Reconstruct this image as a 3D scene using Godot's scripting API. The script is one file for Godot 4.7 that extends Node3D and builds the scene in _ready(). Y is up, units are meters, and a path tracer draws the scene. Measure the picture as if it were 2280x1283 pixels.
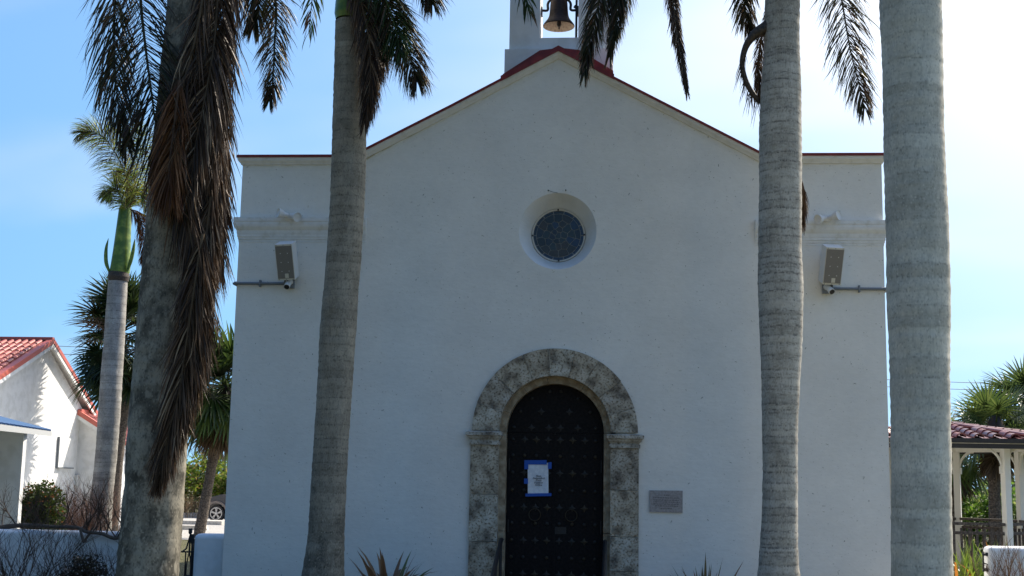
extends Node3D
# A small white mission chapel seen between royal palm trunks. Units are metres, y is up, the facade lies in z = 0.

var rng := RandomNumberGenerator.new()
var M := {}
var taken := {}
const FX := 3.577      # half the width of the facade
const AX := 0.03       # centre line of the doorway
const SPRING := 2.075  # height where the arch springs

# ------------------------------------------------------------------ helpers
func V(x: float, y: float, z: float) -> Vector3:
	return Vector3(x, y, z)

func rgb(r: float, g: float, b: float) -> Color:   # a linear, real-world base colour
	return Color(r, g, b)

class MB:
	var v := PackedVector3Array()
	var n := PackedVector3Array()
	var t := PackedVector2Array()
	var c := PackedColorArray()
	var i := PackedInt32Array()
	var col := Color.WHITE
	func vert(p: Vector3, nn: Vector3, uv := Vector2.ZERO) -> int:
		v.append(p); n.append(nn); t.append(uv); c.append(col)
		return v.size() - 1
	func face(a: int, b: int, d: int) -> void:
		var g := (v[d] - v[a]).cross(v[b] - v[a])
		if g.dot(n[a] + n[b] + n[d]) >= 0.0:
			i.append(a); i.append(b); i.append(d)
		else:
			i.append(a); i.append(d); i.append(b)
	func tri(a: Vector3, b: Vector3, d: Vector3, out := Vector3.ZERO) -> void:
		var g := (d - a).cross(b - a).normalized()
		if out != Vector3.ZERO and g.dot(out) < 0.0:
			g = -g
		face(vert(a, g), vert(b, g), vert(d, g))
	func quad(a: Vector3, b: Vector3, d: Vector3, e: Vector3, out := Vector3.ZERO) -> void:
		var g := (d - a).cross(b - a).normalized()
		if g == Vector3.ZERO:
			g = (e - a).cross(d - a).normalized()
		if out != Vector3.ZERO and g.dot(out) < 0.0:
			g = -g
		var ia := vert(a, g, Vector2(0, 0))
		var ib := vert(b, g, Vector2(1, 0))
		var id := vert(d, g, Vector2(1, 1))
		var ie := vert(e, g, Vector2(0, 1))
		face(ia, ib, id); face(ia, id, ie)
	func box(at: Vector3, size: Vector3, b := Basis.IDENTITY) -> void:
		var h := size * 0.5
		for ax in 3:
			for s in [-1.0, 1.0]:
				var o := Vector3.ZERO; o[ax] = s * h[ax]
				var p := Vector3.ZERO; p[(ax + 1) % 3] = h[(ax + 1) % 3]
				var q := Vector3.ZERO; q[(ax + 2) % 3] = h[(ax + 2) % 3]
				quad(at + b * (o - p - q), at + b * (o + p - q), at + b * (o + p + q), at + b * (o - p + q), b * o)
	# rows of points joined into a smooth sheet; wrap closes each row; outwards is away from each row's middle
	func sheet(rows: Array, wrap := false, out := Vector3.ZERO, vs: Array = []) -> void:
		var R := rows.size()
		var K: int = rows[0].size()
		var base := v.size()
		for r in R:
			var row: PackedVector3Array = rows[r]
			var mid := Vector3.ZERO
			for p in row: mid += p
			mid /= float(K)
			for k in K:
				var ka := (k - 1 + K) % K if wrap else maxi(k - 1, 0)
				var kb := (k + 1) % K if wrap else mini(k + 1, K - 1)
				var du: Vector3 = row[kb] - row[ka]
				var ra: PackedVector3Array = rows[maxi(r - 1, 0)]
				var rb: PackedVector3Array = rows[mini(r + 1, R - 1)]
				var dv: Vector3 = rb[k] - ra[k]
				var g := du.cross(dv).normalized()
				var o := out if out != Vector3.ZERO else row[k] - mid
				if g.dot(o) < 0.0: g = -g
				if g == Vector3.ZERO: g = o.normalized()
				vert(row[k], g, Vector2(float(k) / (K if wrap else K - 1), vs[r] if vs else float(r) / maxi(R - 1, 1)))
			if wrap:
				vert(row[0], n[base + r * (K + 1)], Vector2(1, vs[r] if vs else float(r) / maxi(R - 1, 1)))
		var S := K + 1 if wrap else K
		for r in R - 1:
			for k in S - 1:
				var a := base + r * S + k
				face(a, a + 1, a + S); face(a + 1, a + S + 1, a + S)
	func cap(row: PackedVector3Array, out: Vector3) -> void:
		var mid := Vector3.ZERO
		for p in row: mid += p
		mid /= float(row.size())
		for k in row.size():
			tri(mid, row[k], row[(k + 1) % row.size()], out)
	func tube(path: Array, radii: Array, sides := 6, caps := true, squash := 1.0, roll := 0.0) -> void:
		var rows := []
		var side := Vector3.ZERO
		for k in path.size():
			var a: Vector3 = path[maxi(k - 1, 0)]
			var b: Vector3 = path[mini(k + 1, path.size() - 1)]
			var tg := (b - a).normalized()
			if side == Vector3.ZERO:
				side = tg.cross(Vector3.UP if absf(tg.y) < 0.9 else Vector3.BACK).normalized()
			side = (side - tg * side.dot(tg)).normalized()
			var up := tg.cross(side)
			var row := PackedVector3Array()
			var rr: float = radii[mini(k, radii.size() - 1)]
			for q in sides:
				var an := TAU * q / sides + roll
				row.append(path[k] + (side * cos(an) + up * sin(an) * squash) * rr)
			rows.append(row)
		sheet(rows, true)
		if caps:
			cap(rows[0], path[0] - path[1])
			cap(rows[-1], path[-1] - path[-2])
	# a body of revolution round a line through at: profile of (radius, distance along the axis)
	func lathe(at: Vector3, axis: Vector3, profile: Array, sides := 20) -> void:
		var e := axis.cross(Vector3.UP if absf(axis.y) < 0.9 else Vector3.RIGHT).normalized()
		var f := axis.cross(e).normalized()
		for k in profile.size() - 1:
			var rows := []
			for q in 2:
				var pr: Vector2 = profile[k + q]
				var row := PackedVector3Array()
				for s in sides:
					var an := TAU * s / sides
					row.append(at + axis * pr.y + (e * cos(an) + f * sin(an)) * maxf(pr.x, 0.0005))
				rows.append(row)
			var d: Vector2 = profile[k + 1] - profile[k]
			# outward direction of this band: profile runs so that outside is on its left
			band(rows, at, axis, Vector2(d.y, -d.x))
	func band(rows: Array, at: Vector3, axis: Vector3, nrm: Vector2) -> void:
		var K: int = rows[0].size()
		var base := v.size()
		nrm = nrm.normalized()
		for r in 2:
			for k in K + 1:
				var p: Vector3 = rows[r][k % K]
				var rad := p - at - axis * (p - at).dot(axis)
				vert(p, (rad.normalized() * nrm.x + axis * nrm.y).normalized(), Vector2(float(k) / K, r))
		for k in K:
			var a := base + k
			face(a, a + 1, a + K + 1); face(a + 1, a + K + 2, a + K + 1)
	# a flat outline in the plane z, given thickness
	func slab(outline: PackedVector2Array, z0: float, z1: float) -> void:
		var ix := Geometry2D.triangulate_polygon(outline)
		for f in range(0, ix.size(), 3):
			var a := outline[ix[f]]; var b := outline[ix[f + 1]]; var d := outline[ix[f + 2]]
			tri(Vector3(a.x, a.y, z1), Vector3(b.x, b.y, z1), Vector3(d.x, d.y, z1), Vector3(0, 0, z1 - z0))
			tri(Vector3(a.x, a.y, z0), Vector3(b.x, b.y, z0), Vector3(d.x, d.y, z0), Vector3(0, 0, z0 - z1))
		var turn := 1.0 if Geometry2D.is_polygon_clockwise(outline) else -1.0
		for k in outline.size():
			var a := outline[k]; var b := outline[(k + 1) % outline.size()]
			var o := Vector3(-(b.y - a.y), b.x - a.x, 0) * turn
			quad(Vector3(a.x, a.y, z0), Vector3(b.x, b.y, z0), Vector3(b.x, b.y, z1), Vector3(a.x, a.y, z1), o)
	# a leaf blade: a tapering ribbon that bends towards the ground
	func ribbon(p: Vector3, d: Vector3, length: float, w: float, droop: float, segs: int, wide: Vector3, fold := 0.0, bend := Vector3.ZERO) -> void:
		var step := length / segs
		var pa := -1; var pb := -1
		for k in segs + 1:
			var f := float(k) / segs
			var ww := w * (0.55 + 0.9 * f if f < 0.4 else 0.91 * (1.0 - pow((f - 0.4) / 0.6, 1.6)))
			var s := (wide - d * wide.dot(d)).normalized()
			var g := s.cross(d).normalized()
			if k == segs:
				var e := vert(p, g)
				face(pa, pb, e)
			else:
				var a := vert(p - s * ww * 0.5, (g - s * fold).normalized())
				var b := vert(p + s * ww * 0.5, (g + s * fold).normalized())
				if k > 0:
					face(pa, pb, a); face(pb, b, a)
				pa = a; pb = b
			p += d * step
			d = (d + (Vector3.DOWN * droop + bend * f) / segs).normalized()
	func mesh() -> ArrayMesh:
		var arr := []
		arr.resize(Mesh.ARRAY_MAX)
		arr[Mesh.ARRAY_VERTEX] = v
		arr[Mesh.ARRAY_NORMAL] = n
		arr[Mesh.ARRAY_TEX_UV] = t
		arr[Mesh.ARRAY_COLOR] = c
		arr[Mesh.ARRAY_INDEX] = i
		var m := ArrayMesh.new()
		m.add_surface_from_arrays(Mesh.PRIMITIVE_TRIANGLES, arr)
		return m

func numbered(called: String) -> String:
	if not taken.has(called):
		taken[called] = 0
		return called
	taken[called] += 1
	return "%s_%03d" % [called, taken[called]]

func tag(o: Node3D, label: String, category: String, group := "") -> void:
	o.set_meta("label", label)
	o.set_meta("category", category)
	if group: o.set_meta("group", group)

func thing(called: String, label: String, category: String, at := Vector3.ZERO, group := "") -> Node3D:
	var o := Node3D.new()
	o.name = numbered(called)
	o.position = at
	add_child(o)
	tag(o, label, category, group)
	return o

func shape(called: String, m: Mesh, mat: Material, parent: Node3D, at := Vector3.ZERO) -> MeshInstance3D:
	var o := MeshInstance3D.new()
	o.name = called
	o.mesh = m
	o.material_override = mat
	o.position = at
	parent.add_child(o, true)
	return o

func part(called: String, b: MB, mat: Material, parent: Node3D) -> MeshInstance3D:   # shapes given in world axes; moved to the parent's
	var off := Vector3.ZERO
	var q: Node = parent
	while q is Node3D and q != self:
		off += (q as Node3D).position
		q = q.get_parent()
	if off != Vector3.ZERO:
		for k in b.v.size(): b.v[k] -= off
	return shape(called, b.mesh(), mat, parent)

func struct(called: String, b: MB, mat: Material) -> MeshInstance3D:
	var o := shape(numbered(called), b.mesh(), mat, self)
	o.set_meta("kind", "structure")
	return o

func stuff(o: MeshInstance3D) -> void:
	o.set_meta("kind", "stuff")

func noise(s: int, freq: float, octaves := 4, kind := FastNoiseLite.TYPE_SIMPLEX_SMOOTH) -> FastNoiseLite:
	var f := FastNoiseLite.new()
	f.seed = s; f.frequency = freq; f.noise_type = kind
	f.fractal_type = FastNoiseLite.FRACTAL_FBM; f.fractal_octaves = octaves
	return f

func mat(c: Color, rough := 0.8, metal := 0.0) -> StandardMaterial3D:
	var m := StandardMaterial3D.new()
	m.albedo_color = c.linear_to_srgb()
	m.roughness = rough
	m.metallic = metal
	return m

func vmat(rough := 0.6, back := 0.0, spec := 0.5) -> StandardMaterial3D:   # takes its colour from the vertices
	var m := StandardMaterial3D.new()
	m.vertex_color_use_as_albedo = true
	m.roughness = rough
	m.metallic_specular = spec
	if back > 0.0:
		m.backlight_enabled = true
		m.backlight = Color(back, back, back)
	return m

func ramp(stops: Array) -> Gradient:   # stops: [offset, linear colour]
	var g := Gradient.new()
	var o := PackedFloat32Array(); var c := PackedColorArray()
	for s in stops:
		o.append(s[0]); c.append((s[1] as Color).linear_to_srgb())
	g.offsets = o; g.colors = c
	return g

func ntex(s: int, freq: float, octaves: int, stops: Array, size := 256) -> NoiseTexture2D:
	var t := NoiseTexture2D.new()
	t.width = size; t.height = size; t.seamless = true; t.generate_mipmaps = false
	t.noise = noise(s, freq, octaves)
	t.color_ramp = ramp(stops)
	return t

func triplanar(stops: Array, s: int, freq: float, octaves: int, per_metre: float, bump := 0.0, rough := 0.85, size := 256) -> StandardMaterial3D:
	var m := StandardMaterial3D.new()
	m.albedo_texture = ntex(s, freq, octaves, stops, size)
	m.roughness = rough
	m.uv1_triplanar = true; m.uv1_world_triplanar = true
	m.uv1_scale = Vector3.ONE * per_metre
	if bump > 0.0:
		m.heightmap_enabled = true
		m.heightmap_texture = ntex(s + 7, freq * 1.6, octaves, [[0.0, Color.BLACK], [1.0, Color.WHITE]], size)
		m.heightmap_scale = bump
	return m

# Palm bark: a grey sleeve with wavy leaf-scar rings, lichen patches, mould and specks
func bark(s: int, high: float, base: Color, pale: Color, dark: Color, rings: float, blotch: float, specks: float, gap := 0.06, mould := 0.0) -> StandardMaterial3D:
	var w := 224; var h := 800
	var im := Image.create_empty(w, h, false, Image.FORMAT_RGB8)
	var big := noise(s, 1.0, 3)
	var fine := noise(s + 1, 13.0, 4)
	var r := RandomNumberGenerator.new(); r.seed = s
	var prof := PackedFloat32Array(); prof.resize(2048)
	var tone := PackedFloat32Array(); tone.resize(2048); tone.fill(1.0)
	var at := 0.0
	while at < high:
		var k := int(at / high * 2047.0)
		var amp := r.randf_range(0.35, 1.0)
		for q in range(-3, 9):
			if k + q >= 0 and k + q < 2048:
				prof[k + q] = maxf(prof[k + q], amp * exp(-absf(q) / (1.2 if q < 0 else 2.6)))
		var band := r.randf_range(0.86, 1.14)
		for q in range(k, 2048): tone[q] = band
		at += gap * r.randf_range(0.45, 1.8)
	for y in h:
		var hy := high * (1.0 - (y + 0.5) / h)
		for x in w:
			var an := TAU * x / w
			var cx := cos(an) * 0.2; var cz := sin(an) * 0.2
			var a := big.get_noise_3d(cx * 4.0, hy * 3.0, cz * 4.0)
			var f := fine.get_noise_3d(cx * 5.0, hy * 3.2, cz * 5.0)
			var g := fine.get_noise_3d(cx * 2.2 + 9.0, hy * 0.9, cz * 2.2)
			var st := fine.get_noise_3d(cx * 1.1 + 20.0, hy * 7.5, cz * 1.1)
			var slot := clampi(int((hy + a * 0.014 + f * 0.005) / high * 2047.0), 0, 2047)
			var ring := prof[slot]
			var vert := fine.get_noise_3d(cx * 7.0 + 40.0, hy * 0.35, cz * 7.0)
			var c := base.lerp(pale, clampf(0.5 + a * blotch * 1.3 + f * 0.16, 0.0, 1.0))
			c = c * tone[slot]
			c = c.lerp(dark, clampf((vert - 0.1) * 0.5, 0.0, 0.16))
			c = c.lerp(dark, clampf((g - 0.12) * blotch * 1.3, 0.0, 0.6))
			c = c.lerp(dark, clampf(ring * rings * (0.75 + f * 1.4 + st), 0.0, 0.8))
			c = c.lerp(dark if st > 0.0 else pale, clampf((absf(st) - 0.12) * rings * 0.8, 0.0, 0.35))
			if hy < mould: c = c.lerp(dark, clampf((mould - hy) / mould * 1.1 + a * 1.2, 0.0, 0.85) * (0.75 + f * 0.5))
			var lich := big.get_noise_3d(cx * 11.0 + 5.0, hy * 6.0, cz * 11.0)
			if lich > 0.22: c = c.lerp(pale * 1.1, clampf((lich - 0.22) * 5.0 * (blotch - 0.4), 0.0, 0.7))
			if f > 0.24: c = c.lerp(dark, clampf((f - 0.24) * 3.5 * specks, 0.0, 0.6))
			elif f < -0.36: c = c.lerp(pale * 1.15, clampf((-0.36 - f) * 7.0 * specks, 0.0, 0.8))
			im.set_pixel(x, y, c.linear_to_srgb())
	var t := ImageTexture.create_from_image(im)
	var m := StandardMaterial3D.new()
	m.albedo_texture = t
	m.roughness = 0.9
	m.metallic_specular = 0.25
	m.heightmap_enabled = true
	m.heightmap_texture = t
	m.heightmap_scale = 0.16
	return m

# The facade's own paint: white stucco with stuck-on bits of straw and grime, and a mould line under the gable trim
func facade_paint() -> StandardMaterial3D:
	var S := 1280
	var im := Image.create_empty(S, S, false, Image.FORMAT_RGB8)
	var slow := noise(3, 0.006, 4)
	var low := noise(5, 0.05, 3)
	for y in S:
		for x in S:
			var q := 1.0 + slow.get_noise_2d(x, y) * 0.03 + low.get_noise_2d(x, y) * 0.014
			var c := Color(0.918 * q, 0.905 * q, 0.872 * q)
			im.set_pixel(x, y, c)
	var r := RandomNumberGenerator.new(); r.seed = 11
	for k in 9000:
		var sx := r.randi_range(0, S - 1); var sy := r.randi_range(0, S - 1)
		var sd := r.randf_range(0.80, 0.96)
		im.set_pixel(sx, sy, im.get_pixel(sx, sy) * Color(sd, sd, sd * 0.98))
	for k in 1500:
		var x := r.randf() * S; var y := r.randf() * S
		var an := r.randf() * TAU
		var ln := r.randf_range(0.5, 1.2) if r.randf() < 0.86 else r.randf_range(1.6, 5.0)
		var dk := r.randf_range(0.55, 0.88)
		var bend := r.randf_range(-0.08, 0.08)
		for q in int(ln * 1.3) + 1:
			var px := clampi(int(x), 0, S - 1); var py := clampi(int(y), 0, S - 1)
			im.set_pixel(px, py, im.get_pixel(px, py) * Color(dk, dk * 0.99, dk * 0.93))
			x += cos(an) * 0.8; y += sin(an) * 0.8; an += bend
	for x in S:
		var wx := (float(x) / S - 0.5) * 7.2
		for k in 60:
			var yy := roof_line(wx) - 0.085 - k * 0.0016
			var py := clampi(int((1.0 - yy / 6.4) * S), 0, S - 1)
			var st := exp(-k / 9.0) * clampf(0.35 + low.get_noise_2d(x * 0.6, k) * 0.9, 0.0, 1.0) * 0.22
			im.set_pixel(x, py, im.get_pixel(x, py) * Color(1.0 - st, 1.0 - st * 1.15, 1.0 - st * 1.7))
	var bp := Image.create_empty(S, S, false, Image.FORMAT_L8)
	var b1 := noise(21, 0.09, 4)
	var b2 := noise(22, 0.018, 3)
	for y in S:
		for x in S:
			var q := 0.5 + b1.get_noise_2d(x, y * 1.5) * 0.3 + b1.get_noise_2d(x * 0.22, y * 0.7 + 400.0) * 0.3 + b2.get_noise_2d(x, y * 2.0) * 0.14
			bp.set_pixel(x, y, Color(q, q, q))
	var m := StandardMaterial3D.new()
	m.albedo_texture = ImageTexture.create_from_image(im)
	m.roughness = 0.92
	m.metallic_specular = 0.3
	m.heightmap_enabled = true
	m.heightmap_texture = ImageTexture.create_from_image(bp)
	m.heightmap_scale = 0.22
	return m

func roof_line(x: float) -> float:   # top of the red capping along the facade
	return minf(6.395, maxf(5.165, 6.395 - absf(x - 0.02) * 0.540))

func catmull(pts: Array, count: int) -> Array:
	var out := []
	var k := pts.size()
	for q in count + 1:
		var f := float(q) / count * (k - 1)
		var a := mini(int(f), k - 2)
		var u := f - a
		var p1: Vector3 = pts[a]; var p2: Vector3 = pts[a + 1]
		var p0: Vector3 = pts[a - 1] if a > 0 else p1 * 2.0 - p2
		var p3: Vector3 = pts[a + 2] if a + 2 < k else p2 * 2.0 - p1
		out.append(0.5 * (2.0 * p1 + (p2 - p0) * u + (2.0 * p0 - 5.0 * p1 + 4.0 * p2 - p3) * u * u + (3.0 * p1 - p0 - 3.0 * p2 + p3) * u * u * u))
	return out

# ------------------------------------------------------------------ plants
func style_colours(style: String) -> Array:   # [leaf colour a, leaf colour b, rib colour, chance of a dry leaflet]
	match style:
		"dead": return [rgb(0.034, 0.020, 0.012), rgb(0.185, 0.118, 0.070), rgb(0.14, 0.095, 0.055), 1.0]
		"rust": return [rgb(0.09, 0.034, 0.012), rgb(0.26, 0.125, 0.05), rgb(0.12, 0.07, 0.04), 1.0]
		"olive": return [rgb(0.22, 0.31, 0.035), rgb(0.62, 0.58, 0.14), rgb(0.30, 0.27, 0.10), 0.45]
		"green": return [rgb(0.022, 0.045, 0.016), rgb(0.060, 0.095, 0.025), rgb(0.10, 0.13, 0.04), 0.12]
	return [rgb(0.020, 0.022, 0.009), rgb(0.070, 0.068, 0.026), rgb(0.06, 0.055, 0.022), 0.38]

# One feather frond along a rib: two rows of leaflets that stand off in several planes and then hang
func frond_mesh(pts: Array, style: String, count: int, length: float, spread: float, droop: float, face: Vector3, width := 0.022, rib := 0.016) -> ArrayMesh:
	var b := MB.new()
	var cols := style_colours(style)
	var N := 40
	var path := catmull(pts, N)
	var radii := []
	for k in N + 1: radii.append(rib * (1.0 - 0.85 * float(k) / N))
	b.col = cols[2]
	b.tube(path, radii, 5)
	var dry := [rgb(0.045, 0.026, 0.015), rgb(0.15, 0.10, 0.06)]
	for k in count:
		var f := (k + rng.randf() * 0.8) / count
		for s in [-1.0, 1.0]:
			var q := f * N
			var a := mini(int(q), N - 1)
			var p: Vector3 = (path[a] as Vector3).lerp(path[a + 1], q - a)
			var tg: Vector3 = ((path[a + 1] as Vector3) - path[a]).normalized()
			var side := tg.cross(face).normalized()
			side = side.rotated(tg, rng.randf_range(-0.75, 0.75)) * s
			var sp := spread * (1.0 - 0.55 * pow(f, 2.0)) * rng.randf_range(0.75, 1.2)
			var d := (tg * (1.0 - sp * 0.6) + side * sp).normalized()
			var ln := length * (0.62 + 0.38 * sin(PI * clampf(f * 0.95 + 0.1, 0.0, 1.0))) * (1.0 - 0.35 * pow(f, 5.0)) * rng.randf_range(0.72, 1.12)
			if style == "dead" and rng.randf() < 0.12: ln *= rng.randf_range(0.3, 0.8)
			var c: Color
			if rng.randf() < cols[3] and cols[3] < 1.0:
				c = (dry[0] as Color).lerp(dry[1], pow(rng.randf(), 2.0))
			else:
				c = (cols[0] as Color).lerp(cols[1], pow(rng.randf(), 1.8))
				if style == "dead" and rng.randf() < 0.05: c = rgb(0.34, 0.25, 0.16)
			b.col = c
			var wide := tg.lerp(Vector3(rng.randf_range(-1, 1), rng.randf_range(-1, 1), rng.randf_range(-1, 1)), 0.7)
			b.ribbon(p, d, ln, width * rng.randf_range(0.55, 1.2), droop * rng.randf_range(0.6, 1.7), 4, wide, 0.25, Vector3(rng.randfn(), rng.randfn() * 0.6, rng.randfn()) * (1.6 if rng.randf() < 0.3 else 0.6))
	return b.mesh()

func hang(palm: Node3D, style: String, pts: Array, count: int, length: float, spread: float, droop: float) -> void:
	var m := frond_mesh(pts, style, int(count * (5.2 if style in ["dead", "rust"] else 3.5)), length, spread, droop, Vector3(0, 0, 1), 0.0135 if length > 0.36 else 0.0105)
	var o := shape("frond", m, M.dead_leaf if style in ["dead", "rust"] else M.palm_leaf, palm, -palm.position)
	if style == "dead" or style == "rust": o.set_meta("label", "dry brown frond hanging down")

# Fronds that arch out of a crown all round
func arching(palm: Node3D, top: Vector3, n: int, reach: float, style: String, turn := 0.0, up := 0.9) -> void:
	for k in n:
		var an := TAU * k / n + turn + rng.randf_range(-0.2, 0.2)
		var o := Vector3(cos(an), 0, sin(an))
		var h := up * rng.randf_range(0.7, 1.1)
		var pts := [top, top + o * reach * 0.25 + Vector3.UP * h * 0.8, top + o * reach * 0.6 + Vector3.UP * h, top + o * reach * 0.9 + Vector3.UP * h * 0.5, top + o * reach * 1.05 - Vector3.UP * h * 0.3]
		shape("frond", frond_mesh(pts, style, 80, 0.55, 0.85, 1.1, Vector3.UP, 0.03, 0.025), M.palm_leaf, palm, -palm.position)

# A trunk that follows rows of [height, centre x, radius]; rings swell slightly
func trunk(palm: Node3D, rows: Array, z: float, m: Material, step := 0.03, sides := 44, s := 1, high := 7.0, lump := 0.012) -> void:
	var b := MB.new()
	var nz := noise(s, 0.9, 3)
	var out := []; var vs := []
	var y: float = rows[0][0]
	var last: float = rows[-1][0]
	while y <= last + 0.001:
		var k := 0
		while k < rows.size() - 2 and y > rows[k + 1][0]: k += 1
		var f := clampf((y - rows[k][0]) / (rows[k + 1][0] - rows[k][0]), 0.0, 1.0)
		var ka := maxi(k - 1, 0); var kd := mini(k + 2, rows.size() - 1)
		var x := cubic_interpolate(rows[k][1], rows[k + 1][1], rows[ka][1], rows[kd][1], f)
		var r := cubic_interpolate(rows[k][2], rows[k + 1][2], rows[ka][2], rows[kd][2], f)
		var row := PackedVector3Array()
		var ringy := sin(y * 71.0 + nz.get_noise_1d(y * 9.0) * 7.0) * 0.0022
		for q in sides:
			var an := TAU * q / sides
			var rr := r * (1.0 + nz.get_noise_3d(cos(an) * 1.2, y * 1.6, sin(an) * 1.2) * lump * 3.0) + ringy + nz.get_noise_3d(cos(an) * 4.0, y * 22.0, sin(an) * 4.0) * 0.0035
			row.append(Vector3(x + cos(an) * rr, y, z + sin(an) * rr))
		out.append(row); vs.append(1.0 - y / high)
		y += step
	b.sheet(out, true, Vector3.ZERO, vs)
	b.cap(out[-1], Vector3.UP)
	part("trunk", b, m, palm)

# A fan leaf of a cabbage palm: stalk and a folded, drooping fan
func fan_mesh(at: Vector3, d: Vector3, stalk: float, blade: float, ca: Color, cb: Color, droop: float) -> ArrayMesh:
	var b := MB.new()
	var hub := at + d * stalk + Vector3.DOWN * stalk * stalk * 0.25 * droop
	var dd := (hub - at).normalized().lerp(d + Vector3.DOWN * droop * 0.6, 0.6).normalized()
	b.col = ca.lerp(cb, 0.6)
	b.tube([at, at.lerp(hub, 0.55) + Vector3.UP * 0.04, hub], [0.022, 0.017, 0.012], 4, false)
	var side := dd.cross(Vector3.UP).normalized()
	if side == Vector3.ZERO: side = Vector3.RIGHT
	side = side.rotated(dd, rng.randf_range(-0.8, 0.8))
	var up := side.cross(dd)
	var n := 30
	for k in n:
		var an := (float(k) / (n - 1) - 0.5) * 4.0
		var e := (dd * cos(an) + side * sin(an) + up * 0.18 * absf(sin(an)) + up * (0.05 if k % 2 else -0.05)).normalized()
		b.col = ca.lerp(cb, pow(rng.randf(), 1.5))
		b.ribbon(hub + dd * 0.12 * cos(an), e, blade * (0.72 + 0.28 * cos(an)) * rng.randf_range(0.88, 1.1), blade * 0.075, 0.75 * droop * rng.randf_range(0.6, 1.4), 4, up.cross(e), 0.4)
	return b.mesh()

func fan_palm(called: String, label: String, rows: Array, crown: Vector3, fans: int, size: float, skirt: int, ca: Color, cb: Color, tall := 0.0, group := "cabbage palms round the chapel grounds") -> Node3D:
	var o := thing(called, label, "palm tree", V(rows[0][0], 0, rows[0][2]), group)
	var path := []; var radii := []
	for r in rows:
		path.append(V(r[0], r[1], r[2])); radii.append(r[3])
	var b := MB.new()
	var fine := catmull(path, 40)
	var rr := []
	for k in 41:
		var f := k / 40.0 * (radii.size() - 1)
		var a := mini(int(f), radii.size() - 2)
		rr.append(lerpf(radii[a], radii[a + 1], f - a) * (1.0 + 0.05 * sin(k * 2.4)))
	b.tube(fine, rr, 14)
	part("trunk", b, M.fan_trunk, o)
	var hub := MB.new()
	hub.col = rgb(0.06, 0.045, 0.03)
	hub.lathe(crown - Vector3.UP * 0.5 * size, Vector3.UP, [Vector2(0.1, -0.1), Vector2(0.2, 0.1), Vector2(0.2, 0.45), Vector2(0.06, 0.75)], 10)
	part("heart", hub, M.leaf, o)
	for k in fans:
		var f := (k + 0.5) / fans
		var el := lerpf(1.35, -0.75, pow(f, 0.85)) + rng.randf_range(-0.12, 0.12)
		var an := k * 2.39996 + rng.randf_range(-0.25, 0.25)
		var d := Vector3(cos(an) * cos(el), sin(el), sin(an) * cos(el))
		var m := fan_mesh(crown + V(0, sin(el) * tall, 0), d, size * rng.randf_range(0.55, 0.8), size * rng.randf_range(0.72, 0.95), ca, cb, 0.5 + 0.6 * f)
		shape("fan_leaf", m, M.leaf, o, -o.position)
	for k in skirt:
		var an := k * 2.39996 + rng.randf()
		var d := Vector3(cos(an) * 0.5, -0.85, sin(an) * 0.5).normalized()
		var m := fan_mesh(crown - Vector3.UP * 0.35 * size, d, size * 0.4, size * 0.65, rgb(0.07, 0.045, 0.025), rgb(0.20, 0.14, 0.08), 1.0)
		var s := shape("fan_leaf", m, M.leaf, o, -o.position)
		s.set_meta("label", "dry brown fan leaf hanging against the trunk")
	return o

# Bare twigs: a branching bush of thin sticks
func twigs(b: MB, p: Vector3, d: Vector3, length: float, r: float, depth: int, wild: float, ca: Color, cb: Color) -> void:
	b.col = ca.lerp(cb, rng.randf())
	var q := p; var e := d
	var path := [p]
	for k in 3:
		e = (e + Vector3(rng.randf_range(-1, 1), rng.randf_range(-0.6, 0.9), rng.randf_range(-1, 1)) * wild * 0.4).normalized()
		q += e * length / 3.0
		path.append(q)
	b.tube(path, [r, r * 0.85, r * 0.72, r * 0.6], 4 if depth > 1 else 3, false)
	if depth == 0: return
	for k in 2 + (1 if rng.randf() < 0.45 else 0):
		var at: Vector3 = path[1 + rng.randi() % 3] if k > 0 else q
		var f := (e + Vector3(rng.randf_range(-1, 1), rng.randf_range(-0.5, 1), rng.randf_range(-1, 1)) * wild).normalized()
		twigs(b, at, f, length * rng.randf_range(0.6, 0.85), r * 0.6, depth - 1, wild, ca, cb)

func bare_bush(called: String, label: String, category: String, at: Vector3, stems: int, length: float, r: float, depth: int, wild: float, ca: Color, cb: Color, width := 0.25, group := "") -> Node3D:
	var o := thing(called, label, category, at, group)
	var b := MB.new()
	for k in stems:
		var an := rng.randf() * TAU
		var d := Vector3(cos(an) * 0.45, 1.0, sin(an) * 0.45).normalized()
		twigs(b, at + Vector3(cos(an), 0, sin(an)) * width * rng.randf(), d, length * rng.randf_range(0.8, 1.15), r, depth, wild, ca, cb)
	stuff(part("twigs", b, M.twig, o))
	return o

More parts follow.
